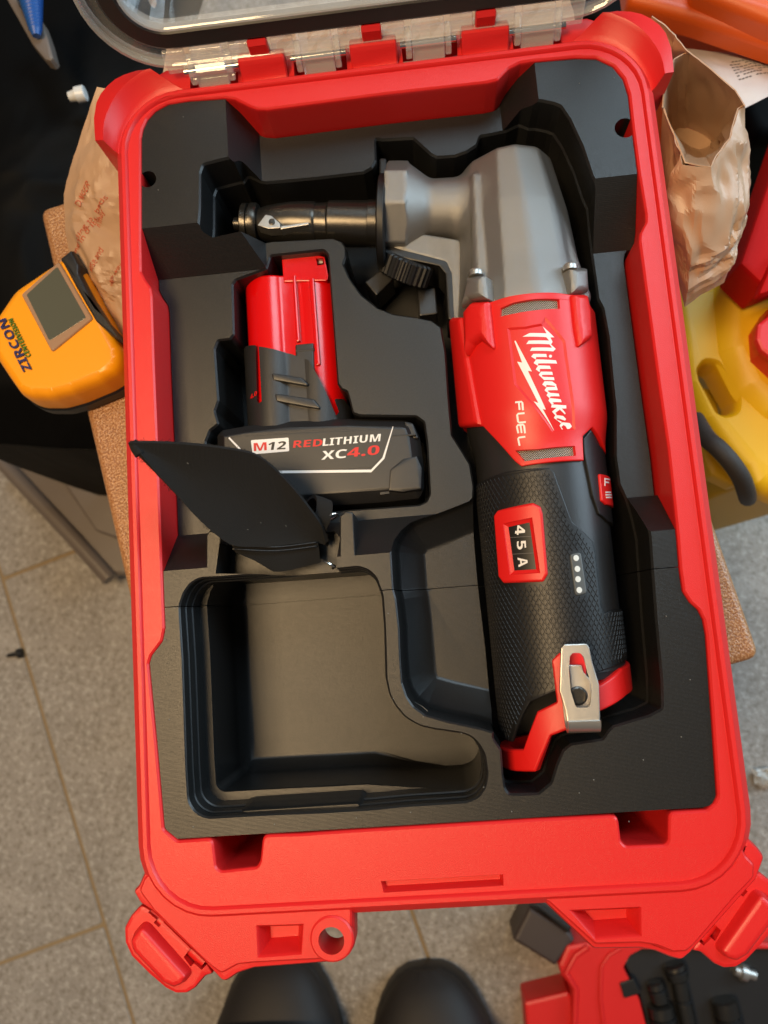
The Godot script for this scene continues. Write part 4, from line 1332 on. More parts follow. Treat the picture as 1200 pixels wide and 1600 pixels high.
	var el: Array = [-37.31,134.72,-19.25,133.3,-10.95,119.14,-3.75,116.85,10.33,111.01,28.38,106.57]
	var ring2 := PackedVector2Array()
	ring2.append(Vector2(70, er[1] - 3))
	ring2.append_array(pp(er))
	ring2.append(Vector2(-80, er[21]))
	ring2.append(Vector2(-80, el[1]))
	ring2.append_array(pp(el))
	ring2.append(Vector2(70, el[11] - 3))
	part("end_ring", bend(stack(fillet(ring2, 0.8), [[0, -2.4], [0, 1.0], [0.5, 1.6], [0.9, 1.7]])), M.red_tool, t, 30)
	part("end_cap", lathe(AXIS, Vector3.BACK, [[95.9, 27.4], [99, 26.9], [99, 4]], 48), M.black_dark, t)
	make_clip(t)

func plate_strokes(strokes: Array, h0: float) -> Geo:
	var g := Geo.new()
	for q in strokes:
		var path := pp(q[0])
		var w: Array = q[1] if q[1] is Array else [q[1]]
		g.add(plate(ribbon(path, w), func(x, y, h): return on_tool(Vector2(x, y), h0 + h), 0.14, -0.05, 3.0))
	return g

func script_name() -> Array:   # the outlines of the script lettering
	return [
		[-5.2,-45.17,-2.32,-46.35,4.44,-45.55,3.18,-48.71,7.42,-43.76,5.75,-43.74,6.47,-41.75,5.68,-40.66,7.48,-38.64,6.34,-37.6,-2.92,-38.56,-2,-39.88,6.02,-39.2,5.09,-40.74,-4.01,-41.77,-2.96,-43.12,5.17,-42.33,4.09,-43.92],
		[-2.63,-36.08,-1.68,-37.11,3.37,-36.56,3.52,-35.23,-0.76,-35.63,-1,-34.6,-1.32,-34.85],
		[4.26,-35.58,4.75,-36.16,5.35,-36.13,5.64,-35.51,5.22,-34.92,4.63,-34.95],
		[-1.98,-33.15,-0.81,-34.58,7.03,-33.63,7.38,-32.22,-0.2,-32.77,-0.38,-31.84,-0.77,-32.07],
		[-1.39,-30.36,-0.21,-31.93,4.27,-31.37,4.61,-29.98,0.21,-30.34,0.04,-28.96,-0.35,-29.27],
		[-0.48,-27.84,0.51,-29.12,4.96,-28.71,5.11,-27.39,0.88,-27.7,0.68,-27.01,1.71,-26.7,5.44,-26.33,5.5,-25.09,1.36,-25.43],
		[0.49,-23.56,1.54,-24.89,4.54,-24.54,6.12,-23.08,5.73,-22.58,2.07,-23.23,1.88,-22.2],
		[1.16,-21.02,2.1,-22.29,5.31,-22.18,5.96,-22.99,6.43,-20.73,2.54,-20.84,2.21,-19.88],
		[1.36,-20.64,2.35,-19.77,1.72,-18.79,2.74,-17.44,3.28,-18.23,6.84,-18.05,6.71,-19.18,3.27,-19.7,2.27,-20.56],
		[2.75,-17.49,2.25,-16.41,3.4,-14.68,4.26,-15.14,3.58,-15.7,7.47,-15.52,7.19,-16.74,3.66,-17.34],
		[3.41,-14.77,3.05,-13.5,5.14,-13.19,3.27,-11.76,4.48,-10.12,5.1,-10.49,4.54,-11.16,6.5,-12.44,8.57,-10.4,8.87,-10.83,7.35,-12.85,9.25,-12.81,9.31,-14.1,4.18,-14.63],
		[4.52,-10.25,3.86,-9.14,6.62,-6.89,7.16,-7.29,4.67,-8.59,5.42,-9,8.48,-7.83,9.03,-8.5,7.68,-9.77,5.15,-10.18],
		[6.86,-6.95,6.09,-5.91,7.74,-3.17,8.17,-3.35,6.78,-5.33,7.81,-6.06,8.69,-5.66,9.79,-3.91,11.67,-5.46,10.65,-6.8,7.48,-7.18]]

func make_clip(t: Node3D) -> void:
	var c := part("belt_clip", await clip_geo(), M.steel, t, 40)
	var bp := fillet(pp([57.3,91.6,62.3,91.9,62.8,94.7,65.2,97.9,64.9,109.2,57.5,108.7]), 0.8)
	part("clip_base", prism(bp, -3, 1.6, 0.3), M.steel, c)
	var sc: Array = [59.6,103.6]
	part("clip_screw", prism(circle2(Vector2(sc[0], sc[1]), 3.7, 24), 1.4, 3.2, 0.8), M.black_steel, c)

func clip_geo() -> Geo:
	var out := fillet(pp([54.2,84.5,55.6,83.1,64.2,83.5,65,85.1,65.4,90,67.1,99.3,66,113.2,53.6,112.9,53.4,108.1,52,100.7,53.1,92.3]), 1.2)
	var win := fillet(pp([57.1,87.9,58.4,86.5,61.4,86.8,62.4,88.5,64.4,99.4,62.7,107.5,57.4,107.4,56.1,101,56.2,93.7]), 1.5)
	var g: Geo = await csg([[prism(out, 6.6, 8.0, 0.35), 0], [prism(win, 0, 20), 2]])
	# the strip rolls over the end and back under
	var a: Array = [53.7,112.6,66,113]
	var rows := []
	for i in 9:
		var f := PI * i / 8.0
		var zz := sin(f) * 3.9
		var hh := 4.2 + cos(f) * 3.8
		rows.append(PackedVector3Array([Vector3(a[0], hh, a[1] - 0.6 + zz), Vector3(lerpf(a[0], a[2], 0.5), hh, lerpf(a[1], a[3], 0.5) - 0.6 + zz), Vector3(a[2], hh, a[3] - 0.6 + zz)]))
	rows.append(PackedVector3Array([Vector3(a[0], 0.4, a[1] - 16), Vector3(lerpf(a[0], a[2], 0.5), 0.4, lerpf(a[1], a[3], 0.5) - 16), Vector3(a[2], 0.4, a[3] - 16)]))
	return g.add(sheet(rows, 1.3))

func on_flat(h: float):
	return func(p, k): return Vector3(p.x, h + k, p.y)

func flat_words(text: String, q: Array, cap: float, h: float, slant := 0.0, thick := 0.1, bold := true, serif := false) -> Geo:
	var p0 := Vector2(q[0], q[1])
	var p1 := Vector2(q[2], q[3])
	var d := (p1 - p0).normalized()
	return words(text, p0, p1, Vector2(d.y, -d.x) * cap + d * slant * cap, on_flat(h), thick, bold, serif)

func flat_strip(path: PackedVector2Array, w: Array, h: float, thick := 0.12) -> Geo:
	return plate(ribbon(path, w), func(x, y, k): return Vector3(x, h + k, y), thick, -0.05, 200.0)

func make_battery() -> void:
	var t := thing("battery_pack", "red and black cordless tool battery lying in the tray beside the tool", "battery", Vector3(-45, -62, -40))
	# cell sleeve: two round lobes with a saddle, drawn out along the battery
	var prof := lobes(0.0)
	part("cell_sleeve", extrude_z(prof, -98, -24, 1.6), M.red_smooth, t, 40)
	var term := fillet(pp([-52.3,-106,-36.2,-105.5,-31.7,-104,-30.5,-94.5,-31,-92,-52.1,-93.7]), 1.2)
	var tb: Geo = await csg([[prism(term, -56, -27, 0.35), 0], [prism(pp([-35.8,-103.5,-32.4,-103.4,-32,-100.2,-35.4,-99.9]), -34, -20), 2]])
	part("terminal_block", tb, M.red_smooth, t)
	part("contact", box(Vector3(-34.5,-31,-103.7) , Vector3(3.0, 2.0, 2.4), 0.2), M.steel, t)
	for q in [[[-39.8,-93.6,-37.3,-94,-37,-51.1,-39.2,-50.7], -26.2], [[-47.5,-96.2,-46,-96.1,-45.8,-63.3,-47.7,-63.1], -26.0]]:
		part("sleeve_rib", prism(fillet(pp(q[0]), 0.5), -44, q[1], 0.7), M.red_smooth, t)
	part("latch_button", prism(fillet(pp([-48.4,-62.1,-39.6,-62.1,-40.3,-41.5,-48.7,-42.3]), 0.8), -44, -26.5, 1.0), M.black_plastic, t)
	part("latch_line", prism(pp([-48.2,-59.6,-39.5,-59.3,-39.6,-58.1,-48.3,-58.4]), -30, -26.3, 0.2), M.black_dark, t)
	# black skirt with a slanted upper edge
	var skirt := extrude_z(lobes(2.3), -80, -21, 0.4)
	var shape := fillet(pp([-78.3,-64.9,-72.8,-64.9,-66.5,-63,-66.3,-62.4,-50.2,-57.3,-42.3,-53.4,-38.3,-45,-34.5,-35.4,-31.5,-26,-30.2,-28.3,-31.9,-34.3,-27.7,-34.8,-25,-30.9,-23.9,-21.1,-82.1,-24.8]), 1.0)
	var slit := pp([-66.7,-65.9,-65.2,-65.7,-65.3,-35.7,-66.5,-34.9,-67.7,-36.2])
	var sk: Geo = await csg([[skirt, 0], [prism(shape, -80, 20), 1], [prism(slit, -60, 20), 2]])
	part("skirt", sk, M.black_plastic, t, 36)
	for q in [[-59.9,-47.7,-58.9,-48.3,-46.2,-44.9,-42.9,-41.5,-43.5,-40.6,-59.1,-44.9], [-58.9,-37.8,-58,-38.4,-40.9,-34,-38,-29.7,-38.9,-29.2,-58.2,-34.7]]:
		part("skirt_ridge", prism(fillet(pp(q), 0.4), -40, -23.4, 0.8), M.black_plastic, t)
	# base block
	var bl := fillet(pp([-87.4,-22,-84.9,-24.2,-72.8,-25.2,-54.8,-25.9,-25.3,-24,-0.6,-21,3.9,-19.1,6.2,-12,6.8,1.3,6,11.5,3.6,15.6,-12.2,16,-47,15.3,-82.3,14.9,-88.7,12]), 2.0, 3)
	part("base_block", stack(bl, [[2, -66], [0, -62], [0, -27], [0.8, -25.8], [4.6, -21.3], [5.4, -21.0]]), M.black_plastic, t, 26)
	part("corner_ridge", prism(fillet(pp([-0.4,-19.8,3.6,-18.3,5.8,-10.9,1.8,-11.3,0.1,-15.3]), 0.8), -40, -23.2, 0.8), M.black_plastic, t)
	part("corner_ridge", prism(fillet(pp([-2,-2.3,4.4,-2.9,6.2,3.1,5.1,12.6,-3.3,13.3,-10.1,12.1,-8.7,2.3]), 0.8), -40, -20.6, 1.4), M.black_plastic, t)
	part("corner_step", prism(pp([-6.4,-13,4.6,-12.9,4.5,-12,-6.4,-12.2]), -30, -20.9, 0.3), M.black_dark, t)
	for q in [[-43.5,6.3,-38.2,6.1,-38,11.7,-43.3,11.8], [-13.7,7.7,-9.4,7.5,-9.3,13.1,-13.6,13.3]]:
		part("lock_slot", prism(pp(q), -28, -22.2, 0.2), M.black_dark, t)
	# label
	var lab := part("label", prism(fillet(pp([-79.8,-17.9,-77.4,-18.8,-47.3,-18.1,-21.1,-16.3,-6.1,-16,-11.1,-3.5,-16.6,0.9,-61.5,-1.9,-74.4,-8.7]), 1), -24, -20.85, 0.1), M.label, t)
	var lh := -20.8
	part("label_line", flat_strip(pp([-80.4,-18.8,-76.2,-13.7,-68.9,-1.7,-16.7,2.4,-10.8,-2.9,-5.4,-16.9]), [0.7, 0.9, 1.2, 1.2, 1.0, 0.35], lh), M.white_print, lab)
	part("label_box", prism(fillet(pp([-70.4,-16.7,-53,-16.3,-53.1,-10,-69.9,-10.1]), 0.6), -22, lh + 0.05), M.white_print, lab)
	part("label_word", flat_words("M", [-69.2,-11.5,-63.3,-11.4], 3.7, lh + 0.07, 0.0), M.red_print, lab)
	part("label_word", flat_words("12", [-63,-11.4,-54.8,-11.1], 3.7, lh + 0.07, 0.2), M.black_print, lab)
	part("label_word", flat_words("RED", [-51.3,-11.4,-38.1,-11], 3.2, lh, 0.18), M.red_print, lab)
	part("label_word", flat_words("LITHIUM", [-37.8,-11,-11.7,-10.8], 3.4, lh, 0.18), M.white_print, lab)
	part("label_word", flat_words("XC", [-38.8,-4.7,-27.5,-4.6], 4.0, lh, 0.18), M.white_print, lab)
	part("label_word", flat_words("4.0", [-27.2,-4.7,-12.7,-4.7], 4.4, lh, 0.18), M.red_print, lab)
	part("side_mark", words("4.0", Vector2(-2.0, -38), Vector2(2.4, -39), Vector2(0.3, -2.2), func(p, h): return Vector3(-60.4 - cos(0.9 + p.x / 14.0) * (15.0 + h), -38.8 + sin(0.9 + p.x / 14.0) * (15.0 + h), p.y), 0.1), M.red_print, t)

func lobes(grow: float) -> PackedVector2Array:
	var c0 := circle2(Vector2(-60.4, -38.8), 12.6 + grow, 40)
	var c1 := circle2(Vector2(-39.6, -40.2), 12.6 + grow, 40)
	var mid := rect2(-58, -60 - grow, -40, -28.4 + grow)
	var u := Geometry2D.merge_polygons(Geometry2D.merge_polygons(c0, mid)[0], c1)[0]
	return u

func make_strap() -> void:
	var t := thing("fabric_strap", "folded black woven strap sticking up from the tray edge", "strap", Vector3(-45, -22, 32))
	# one folded loop: an upper edge and a lower edge, rising from the anchor to the tip
	var ea := spline(p3([-37.1,-14,33,-38.4,-9,26.2,-42.1,-2,19.3,-46.6,5,12.1,-53,13,4.2,-59.4,20,-1.1,-69.5,26,-3.3,-81.1,31,-4.8,-93.5,35,-5.8,-102.4,39,-5.7]), 4)
	var eb := spline(p3([-42.5,-14,33.7,-48.7,-11,34,-56.5,-8,33.9,-65.3,-4,33.8,-74.6,1,32.9,-80.3,7,28.7,-86.5,14,21.1,-91.8,22,12.7,-96.6,30,5.3,-100.6,37,-0.7]), 4)
	for side in 2:
		var rows := []
		for i in ea.size():
			var f := float(i) / (ea.size() - 1)
			var r := PackedVector3Array()
			for j in 11:
				var s := j / 10.0
				var q := ea[i].lerp(eb[i], s)
				var sag := sin(PI * s) * (2.0 + 4.0 * sin(PI * f)) + 0.5 * sin(f * 21.0 + s * 5.0) * sin(PI * s)
				q += Vector3(0.3, -1.0, 0.2) * sag * (1.0 if side == 0 else 1.5) - Vector3(0, 2.4, 0) * side * (1.0 - f * 0.8)
				r.append(q)
			rows.append(r)
		part("strap_layer", sheet(rows, 1.5), M.strap, t, 60)
	# stitched fold at the anchor end
	var rows := []
	for q in [[-76.5,-2,32,-59.2,-8,33.7,-41.7,-13,32.8], [-75.5,-4,34.9,-59.7,-9,37.2,-41.5,-14,36], [-68.4,-8,38.7,-58.6,-11,40.1,-41.6,-15,38.7], [-61.3,-12,43.7,-55.9,-13,44.1,-41.6,-16,41.5]]: rows.append(spline(p3(q), 5))
	part("strap_hem", sheet(rows, 1.3), M.strap, t, 60)
	for k in 2:
		var path := spline(p3([-75.6,-0.6,32.7,-58.9,-6.4,34.4,-42,-11.4,33.4]), 12)
		for i in path.size(): path[i] += Vector3(0, 0.5 + 0.25 * (i % 2), 1.6 * k)
		part("stitching", tube(path, 0.42, 6), M.black_dark, t, 60)
	var lp := spline(p3([-44.1,-20,16.4,-39.7,-15,14.6,-37.3,-11,17.1,-37.8,-10,22.2,-40,-12,25.7,-42.2,-14,28.7]), 5)
	var band := []
	for p in lp: band.append(PackedVector3Array([p + Vector3(-3.4, 0.6, -1.2), p + Vector3(0, 0, 0), p + Vector3(3.0, -0.6, 1.4)]))
	part("strap_fold", sheet(band, 1.6), M.strap, t, 60)
	part("wire_ring", tube(spline(p3([-40.5,-16,24.7,-37.4,-11,23,-34.3,-9,22.1,-32.4,-10,21.9,-32.2,-12,22.7,-35.1,-14,23.7]), 5), 0.55, 8), M.bright_wire, t)
	part("wire_ring", tube(spline(p3([-42.4,-16,39.7,-39.6,-14,41.2,-37.1,-13,42.9,-35,-14,44.1,-36.2,-16,44.7]), 5), 0.6, 8), M.bright_wire, t)
	part("folded_tip", tube(PackedVector3Array([ea[-1] + Vector3(0.6, -1.2, 0), ea[-1].lerp(eb[-1], 0.5) + Vector3(0.2, -1.6, 0.2), eb[-1] + Vector3(0.6, -1.0, 0)]), 1.9, 10), M.strap, t, 60)
	for q in [[0.10, 0.02, 0.60], [0.13, 0.02, 0.60], [0.07, 0.62, 0.97]]:
		var row := PackedVector3Array()
		for i in 90:
			var f: float = lerpf(q[1], q[2], i / 89.0)
			var sag: float = sin(PI * q[0]) * (2.0 + 4.0 * sin(PI * f)) + 0.5 * sin(f * 21.0 + q[0] * 5.0) * sin(PI * q[0])
			row.append(strip_at(ea, f).lerp(strip_at(eb, f), q[0]) + Vector3(0.3, -1.0, 0.2) * sag + Vector3(0, 0.15 + 0.3 * (i % 2), 0))
		part("stitching", tube(row, 0.34, 5), M.black_dark, t, 60)
	# frayed threads along the edges, and lint
	var fz := Geo.new()
	var lint := Geo.new()
	for i in 520:
		var f := rng.randf()
		var e := ea if i % 2 == 0 else eb
		var p := strip_at(e, f) + Vector3(0, rng.randf_range(-1.2, 0.3), 0)
		var d := Vector3(rng.randf_range(-1, 1), rng.randf_range(-0.6, 0.8), rng.randf_range(-1, 1)).normalized() * rng.randf_range(0.6, 1.7)
		fz.add(tube(PackedVector3Array([p, p + d * 0.5, p + d + Vector3(0.2, 0, 0.2)]), 0.07, 3))
	part("frayed_edge", fz, M.strap, t, 60)
	for i in 4:
		var q := strip_at(ea, rng.randf_range(0.1, 0.9)).lerp(strip_at(eb, rng.randf_range(0.1, 0.9)), rng.randf())
		lint.add(lathe(q + Vector3(0, 0.4, 0), Vector3(rng.randf_range(-1, 1), 0.1, rng.randf_range(-1, 1)), [[0, 0.04], [0.1, 0.11], [0.5, 0.09], [0.7, 0.03]], 5))
	tag(part("lint", lint, M.crumbs, t, 60), "", "", "", "stuff")

var crumple := FastNoiseLite.new()

func crease(p: Vector3, size: float) -> float:   # sharp folds, about -1 to 1
	crumple.noise_type = FastNoiseLite.TYPE_SIMPLEX
	crumple.fractal_type = FastNoiseLite.FRACTAL_NONE
	crumple.frequency = 1.0 / size
	var w := Vector3(crumple.get_noise_3dv(p * 0.6), crumple.get_noise_3dv(p * 0.6 + Vector3(50, 0, 0)), crumple.get_noise_3dv(p * 0.6 + Vector3(0, 50, 0))) * size * 0.35
	var q := p + w
	var s := 0.0
	var k := 1.0
	for d in [Vector3(0.7, 1.0, 0.45), Vector3(1.1, 1.7, 2.2), Vector3(3.9, 2.4, 2.6)]:
		s += (1.0 - 2.6 * absf(crumple.get_noise_3dv(q * d + d * 70.0))) * k
		k *= 0.5
	return s

func strip_at(a: PackedVector3Array, f: float) -> Vector3:
	var x := clampf(f, 0, 0.9999) * (a.size() - 1)
	var i := int(x)
	return a[i].lerp(a[i + 1], x - i)

func ruled(a: PackedVector3Array, b: PackedVector3Array, amp: float, size: float, lift_mid := 0.0):
	return func(s, t):
		var p := strip_at(a, s).lerp(strip_at(b, s), t)
		var n := (strip_at(a, clampf(s + 0.05, 0, 1)) - strip_at(a, clampf(s - 0.05, 0, 1))).cross(strip_at(b, s) - strip_at(a, s)).normalized()
		if n.y < 0: n = -n
		var fade: float = minf(1.0, 0.25 + 3.0 * minf(minf(t, 1.0 - t), minf(s, 1.0 - s)))
		return p + n * (crease(p, size) * amp * fade + lift_mid * sin(PI * t) * sin(PI * s))

func cloth_sheet(surf, ns: int, nt: int, thick: float) -> Geo:
	var rows := []
	for i in ns + 1:
		var r := PackedVector3Array()
		for j in nt + 1: r.append(surf.call(float(i) / ns, float(j) / nt))
		rows.append(r)
	return sheet(rows, thick)

func on_sheet(surf, s0: float, t0: float, ds: Vector2, dt: Vector2):   # text plane (mm) to a sheet
	return func(p, h):
		var s: float = s0 + p.x * ds.x + p.y * dt.x
		var t: float = t0 + p.x * ds.y + p.y * dt.y
		var q: Vector3 = surf.call(s, t)
		var u: Vector3 = surf.call(s + 0.01, t) - q
		var v: Vector3 = surf.call(s, t + 0.01) - q
		var n := u.cross(v).normalized()
		if n.y < 0: n = -n
		return q + n * (h + 0.75)

func make_bag() -> void:
	var t := thing("paper_bag", "crumpled brown paper bag with red print lying behind the red case", "bag", Vector3(0, -78, -200))
	# the part with the red print, left of the case
	var left := p3([-141.6,-30,-209.1,-154.8,-40,-193.2,-171,-52,-167.2,-173,-58,-150,-174.4,-66,-135.9,-166.6,-70,-120.3,-153.2,-72,-93])
	var right := p3([-122.1,-34,-204.5,-121.7,-36,-181,-122.8,-40,-155.5,-125,-44,-137.1,-128.6,-50,-119.5,-132.2,-56,-105.1,-136.7,-62,-83.3])
	var sl = ruled(left, right, 1.5, 30.0, 6.0)
	var pl := part("printed_side", cloth_sheet(sl, 60, 36, 0.5), M.paper, t, 26)
	var k := 0.0
	for q in [["may cling to", 0.62, 0.18], ["in cribs, beds", 0.56, 0.34], ["nose and", 0.70, 0.42], ["n may", 0.50, 0.52], ["DANGER", 0.40, 0.30], ["keep away", 0.78, 0.62]]:
		part("red_words", words(q[0], Vector2(0, 0), Vector2(4.2 * q[0].length() * 0.62, 0), Vector2(0, 4.2), on_sheet(sl, q[1], q[2], Vector2(-0.0052, 0.0085), Vector2(-0.004, -0.013)), 0.1, false), M.bag_print, pl)
	# the middle, seen through the gaps of the hinge
	var ma := p3([-112.2,-38,-206.2,-61.9,-38,-207.5,-9.2,-38,-207.6,42.6,-38,-207.8,101.4,-38,-207.6])
	var mb := p3([-108.9,-44,-243.5,-61.4,-44,-243.7,-7.4,-44,-242.1,45.8,-44,-241.3,101.1,-44,-239.3])
	part("bag_middle", cloth_sheet(ruled(ma, mb, 2.6, 24.0), 40, 6, 0.5), M.paper, t, 14)
	# the open mouth on the right: inner walls and the crumpled outside
	var far := p3([127.9,-12,-150.1,130.8,-12,-164.9,135.9,-12,-173.2,142.5,-12,-175.8,150.4,-12,-166.8,160,-12,-154.1,163.1,-12,-146.2])
	var deep := p3([153.5,-74,-175.6,154.4,-74,-177.4,157.2,-74,-178.9,162.2,-74,-178.2,168.4,-74,-174.5,173.4,-74,-169.4,174.6,-74,-163.4])
	part("bag_inside", cloth_sheet(ruled(far, deep, 0.7, 50.0), 36, 20, 0.5), M.paper, t, 50)
	var near := p3([128.1,-14,-152.1,131.4,-14,-137.2,134.1,-14,-123.1,140.1,-14,-121.2,146,-14,-119.8,150.2,-14,-126.1,155.6,-14,-132.9,160.8,-14,-146,164.3,-14,-147.4])
	var deep2 := p3([153.4,-74,-174.9,155.2,-74,-173.5,157.5,-74,-170.7,161.7,-74,-166.5,166.1,-74,-164.8,170.2,-74,-165.4,173,-74,-166.5,174.4,-74,-167.1,174.6,-74,-163.4])
	part("bag_inside", cloth_sheet(ruled(near, deep2, 1.6, 30.0), 20, 7, 0.5), M.paper, t, 50)
	part("bag_floor", cloth_sheet(ruled(deep, deep2, 0.0, 30.0), 16, 4, 0.5), M.paper, t)
	var foot := p3([132.6,-40,-138.4,136.3,-50,-120.3,140.2,-60,-97.8,145.7,-68,-76.9,154,-66,-82,164.7,-64,-86.4,171.2,-56,-105.3,175.7,-46,-126.1,171.6,-34,-139])
	part("bag_outside", cloth_sheet(ruled(near, foot, 2.5, 36.0, 8.0), 64, 36, 0.5), M.paper, t, 16)
	var ra := p3([127.5,-10,-194,132.1,-10,-188.8,137.5,-10,-181.6,141.9,-10,-174])
	var rb := p3([127,-30,-189.4,132.3,-30,-183.6,138.1,-30,-181.1,143.2,-30,-183.8])
	part("bag_flap", cloth_sheet(ruled(ra, rb, 1.0, 24.0), 20, 12, 0.5), M.paper, t, 26)

func make_finder() -> void:
	var t := thing("stud_finder", "yellow handheld stud finder with dark screen lying left of the case", "stud finder", Vector3(-205, -79.5, -60))
	var q := fillet(pp([-212.3,-101.5,-200.4,-117.8,-187.1,-125.5,-175.2,-132.4,-167.5,-135.1,-162.5,-124.2,-155.1,-105.8,-146.1,-86.9,-142.6,-78.6,-143.5,-68.8,-153.8,-63.4,-169.1,-58.5,-180.2,-56.5,-191.8,-57.6,-198.2,-60.7,-204.3,-70.1,-211.7,-82.2]), 16, 6)
	part("casing", stack(q, [[-1.0, -74], [-0.6, -66], [0, -59], [1.0, -55.5], [2.6, -53.2], [5, -52]]), M.yellow_casing, t, 50)
	part("bumper", stack(inset(q, -1.8), [[2, -79.5], [0, -78], [0, -71], [1.2, -69.6]]), M.black_dark, t, 40)
	var grip := fillet(pp([-174.5,-131.3,-167.4,-136.2,-162.8,-126.7,-162.9,-121.8,-156.7,-107.8,-149.9,-94.9,-142.1,-82.3,-146.1,-84.8,-156,-94.1,-165.9,-113.3]), 1.5)
	part("hand_grip", stack(grip, [[0, -70], [0, -54], [1.0, -52.0], [2.0, -51.4]]), M.black_plastic, t)
	var win := fillet(pp([-194.6,-113.2,-174,-129.3,-156.6,-95.9,-178.6,-80.2]), 1.5)
	part("screen_frame", stack(win, [[0, -60], [0, -51.4], [0.5, -50.8], [1.0, -50.7]]), M.clear_frame, t)
	var glass := fillet(pp([-191.5,-112.5,-174.7,-126.2,-159.9,-96.6,-179.6,-86.2]), 1)
	part("screen", prism(glass, -52, -50.5, 0.1), M.screen, t)
	var pz: Array = [-189.6,-72.3,-203.4,-101.4]
	part("brand_print", flat_words("ZIRCON", pz, 4.6, -51.5, 0.15, 0.4), M.navy_print, t)
	var pg: Array = [-189.9,-79.5,-199.6,-101]
	part("line_print", flat_words("CENTERVISION", pg, 2.6, -51.5, 0.1, 0.4), M.green_print, t)

func make_black_bag() -> void:
	var t := thing("black_bag", "large black plastic bag slumped on the floor behind the stool", "bag", Vector3(-330, -430, -200))
	var a := p3([-110.9,-170,-419.9,-126.9,-150,-333.7,-155.2,-150,-294.2,-192.7,-150,-233.2,-211,-150,-207.7,-199.5,-150,-139.2,-196.3,-150,-95.4,-206.4,-180,-58.7])
	var b := p3([-294.1,-170,-468.6,-295.9,-150,-366.8,-300.4,-150,-308.2,-300.3,-150,-246.1,-300.3,-150,-218.1,-300.1,-150,-149.8,-300.1,-150,-105.7,-310.8,-180,-74.6])
	var s = ruled(a, b, 3.0, 150.0, 20.0)
	part("bag_top", cloth_sheet(s, 60, 36, 1.0), M.bin_bag, t, 40)
	var rows := []
	for i in 41:
		var p: Vector3 = s.call(1.0, i / 40.0)
		rows.append(PackedVector3Array([p, p + Vector3(0, -60, 3), p + Vector3(0, -150, 4), Vector3(p.x, -429, p.z + 4)]))
	part("bag_side", sheet(rows, 1.0), M.bin_bag, t, 40)

func make_left_bits() -> void:
	var k := thing("blue_scraper", "pointed grey scraper with ribbed blue handle on the black bag", "scraper", Vector3(-212.2,-106,-308.9))
	part("blade", prism(fillet(pp([-230.2,-335.8,-223.6,-334.9,-209.9,-305.4,-208.5,-315.8,-205.6,-313.6,-201.7,-300.8,-198.7,-287.3,-201.2,-285.8,-204.4,-287.2,-212.4,-298.7]), 1), -106, -98, 2), M.grey_plastic, k)
	var h0: Vector3 = Vector3(-207.1,-94,-300)
	var h1: Vector3 = Vector3(-209.7,-90,-334.4)
	var prof := [[0.0, 2.4]]
	for i in 15:
		prof.append([3.0 + i * 2.0, 3.4 + i * 0.32])
		prof.append([4.2 + i * 2.0, 4.1 + i * 0.32])
	part("handle", lathe(h0, h1 - h0, prof, 24), M.blue_plastic, k, 20)
	var c := thing("plastic_plug", "small white plastic plug lying on the black bag", "plug", Vector3(-196.8,-126,-282.4))
	part("plug", lathe(Vector3(-188.9,-120,-278.7), Vector3(-200.7,-120,-277.1) - Vector3(-188.9,-120,-278.7), [[0, 4.0], [0.6, 4.8], [6, 4.9], [6.4, 3.6], [11, 3.0]], 20), M.white_plastic, c)
	var g := thing("grey_plastic_tray", "grey plastic tray on the floor left of the stool", "tray", Vector3(-330, -430, -20))
	var q := pp([-413.2,-116.6,-309,7.1,-277.5,10.9,-273.8,-101.9,-328.4,-119.8,-413.7,-135.5])
	part("panel", prism(fillet(q, 4), -430, -400, 4, 0, 3), M.grey_plastic, g)
	part("rim", tube(p3([-410,-398,-112.6,-373.9,-398,-70.9,-336,-398,-27.2,-303.8,-398,11.9]), 7.5, 14), M.grey_plastic, g)
	part("step", prism(fillet(pp([-365.6,-114.6,-281.7,-104.4,-281.2,-20,-315.7,-35.3]), 4), -404, -394, 3, 0, 3), M.grey_plastic, g)
	var s := thing("black_screw", "small black screw lying on the tile floor left of the case", "screw", Vector3(-416.6,-430,76.5))
	part("shank", lathe(Vector3(-411.5,-427,76.1), Vector3(-424.8,-427,77.7) - Vector3(-411.5,-427,76.1), [[0, 2.4], [8, 2.2], [12.5, 1.6], [13, 0.4]], 14), M.black_dark, s)
	part("screw_head", lathe(Vector3(-412.9,-426,76.6), Vector3(-407,-426,75.1) - Vector3(-412.9,-426,76.6), [[0, 3.2], [0.8, 5.0], [3.6, 5.0], [4.6, 4.2], [4.6, 0.5]], 18), M.black_dark, s)

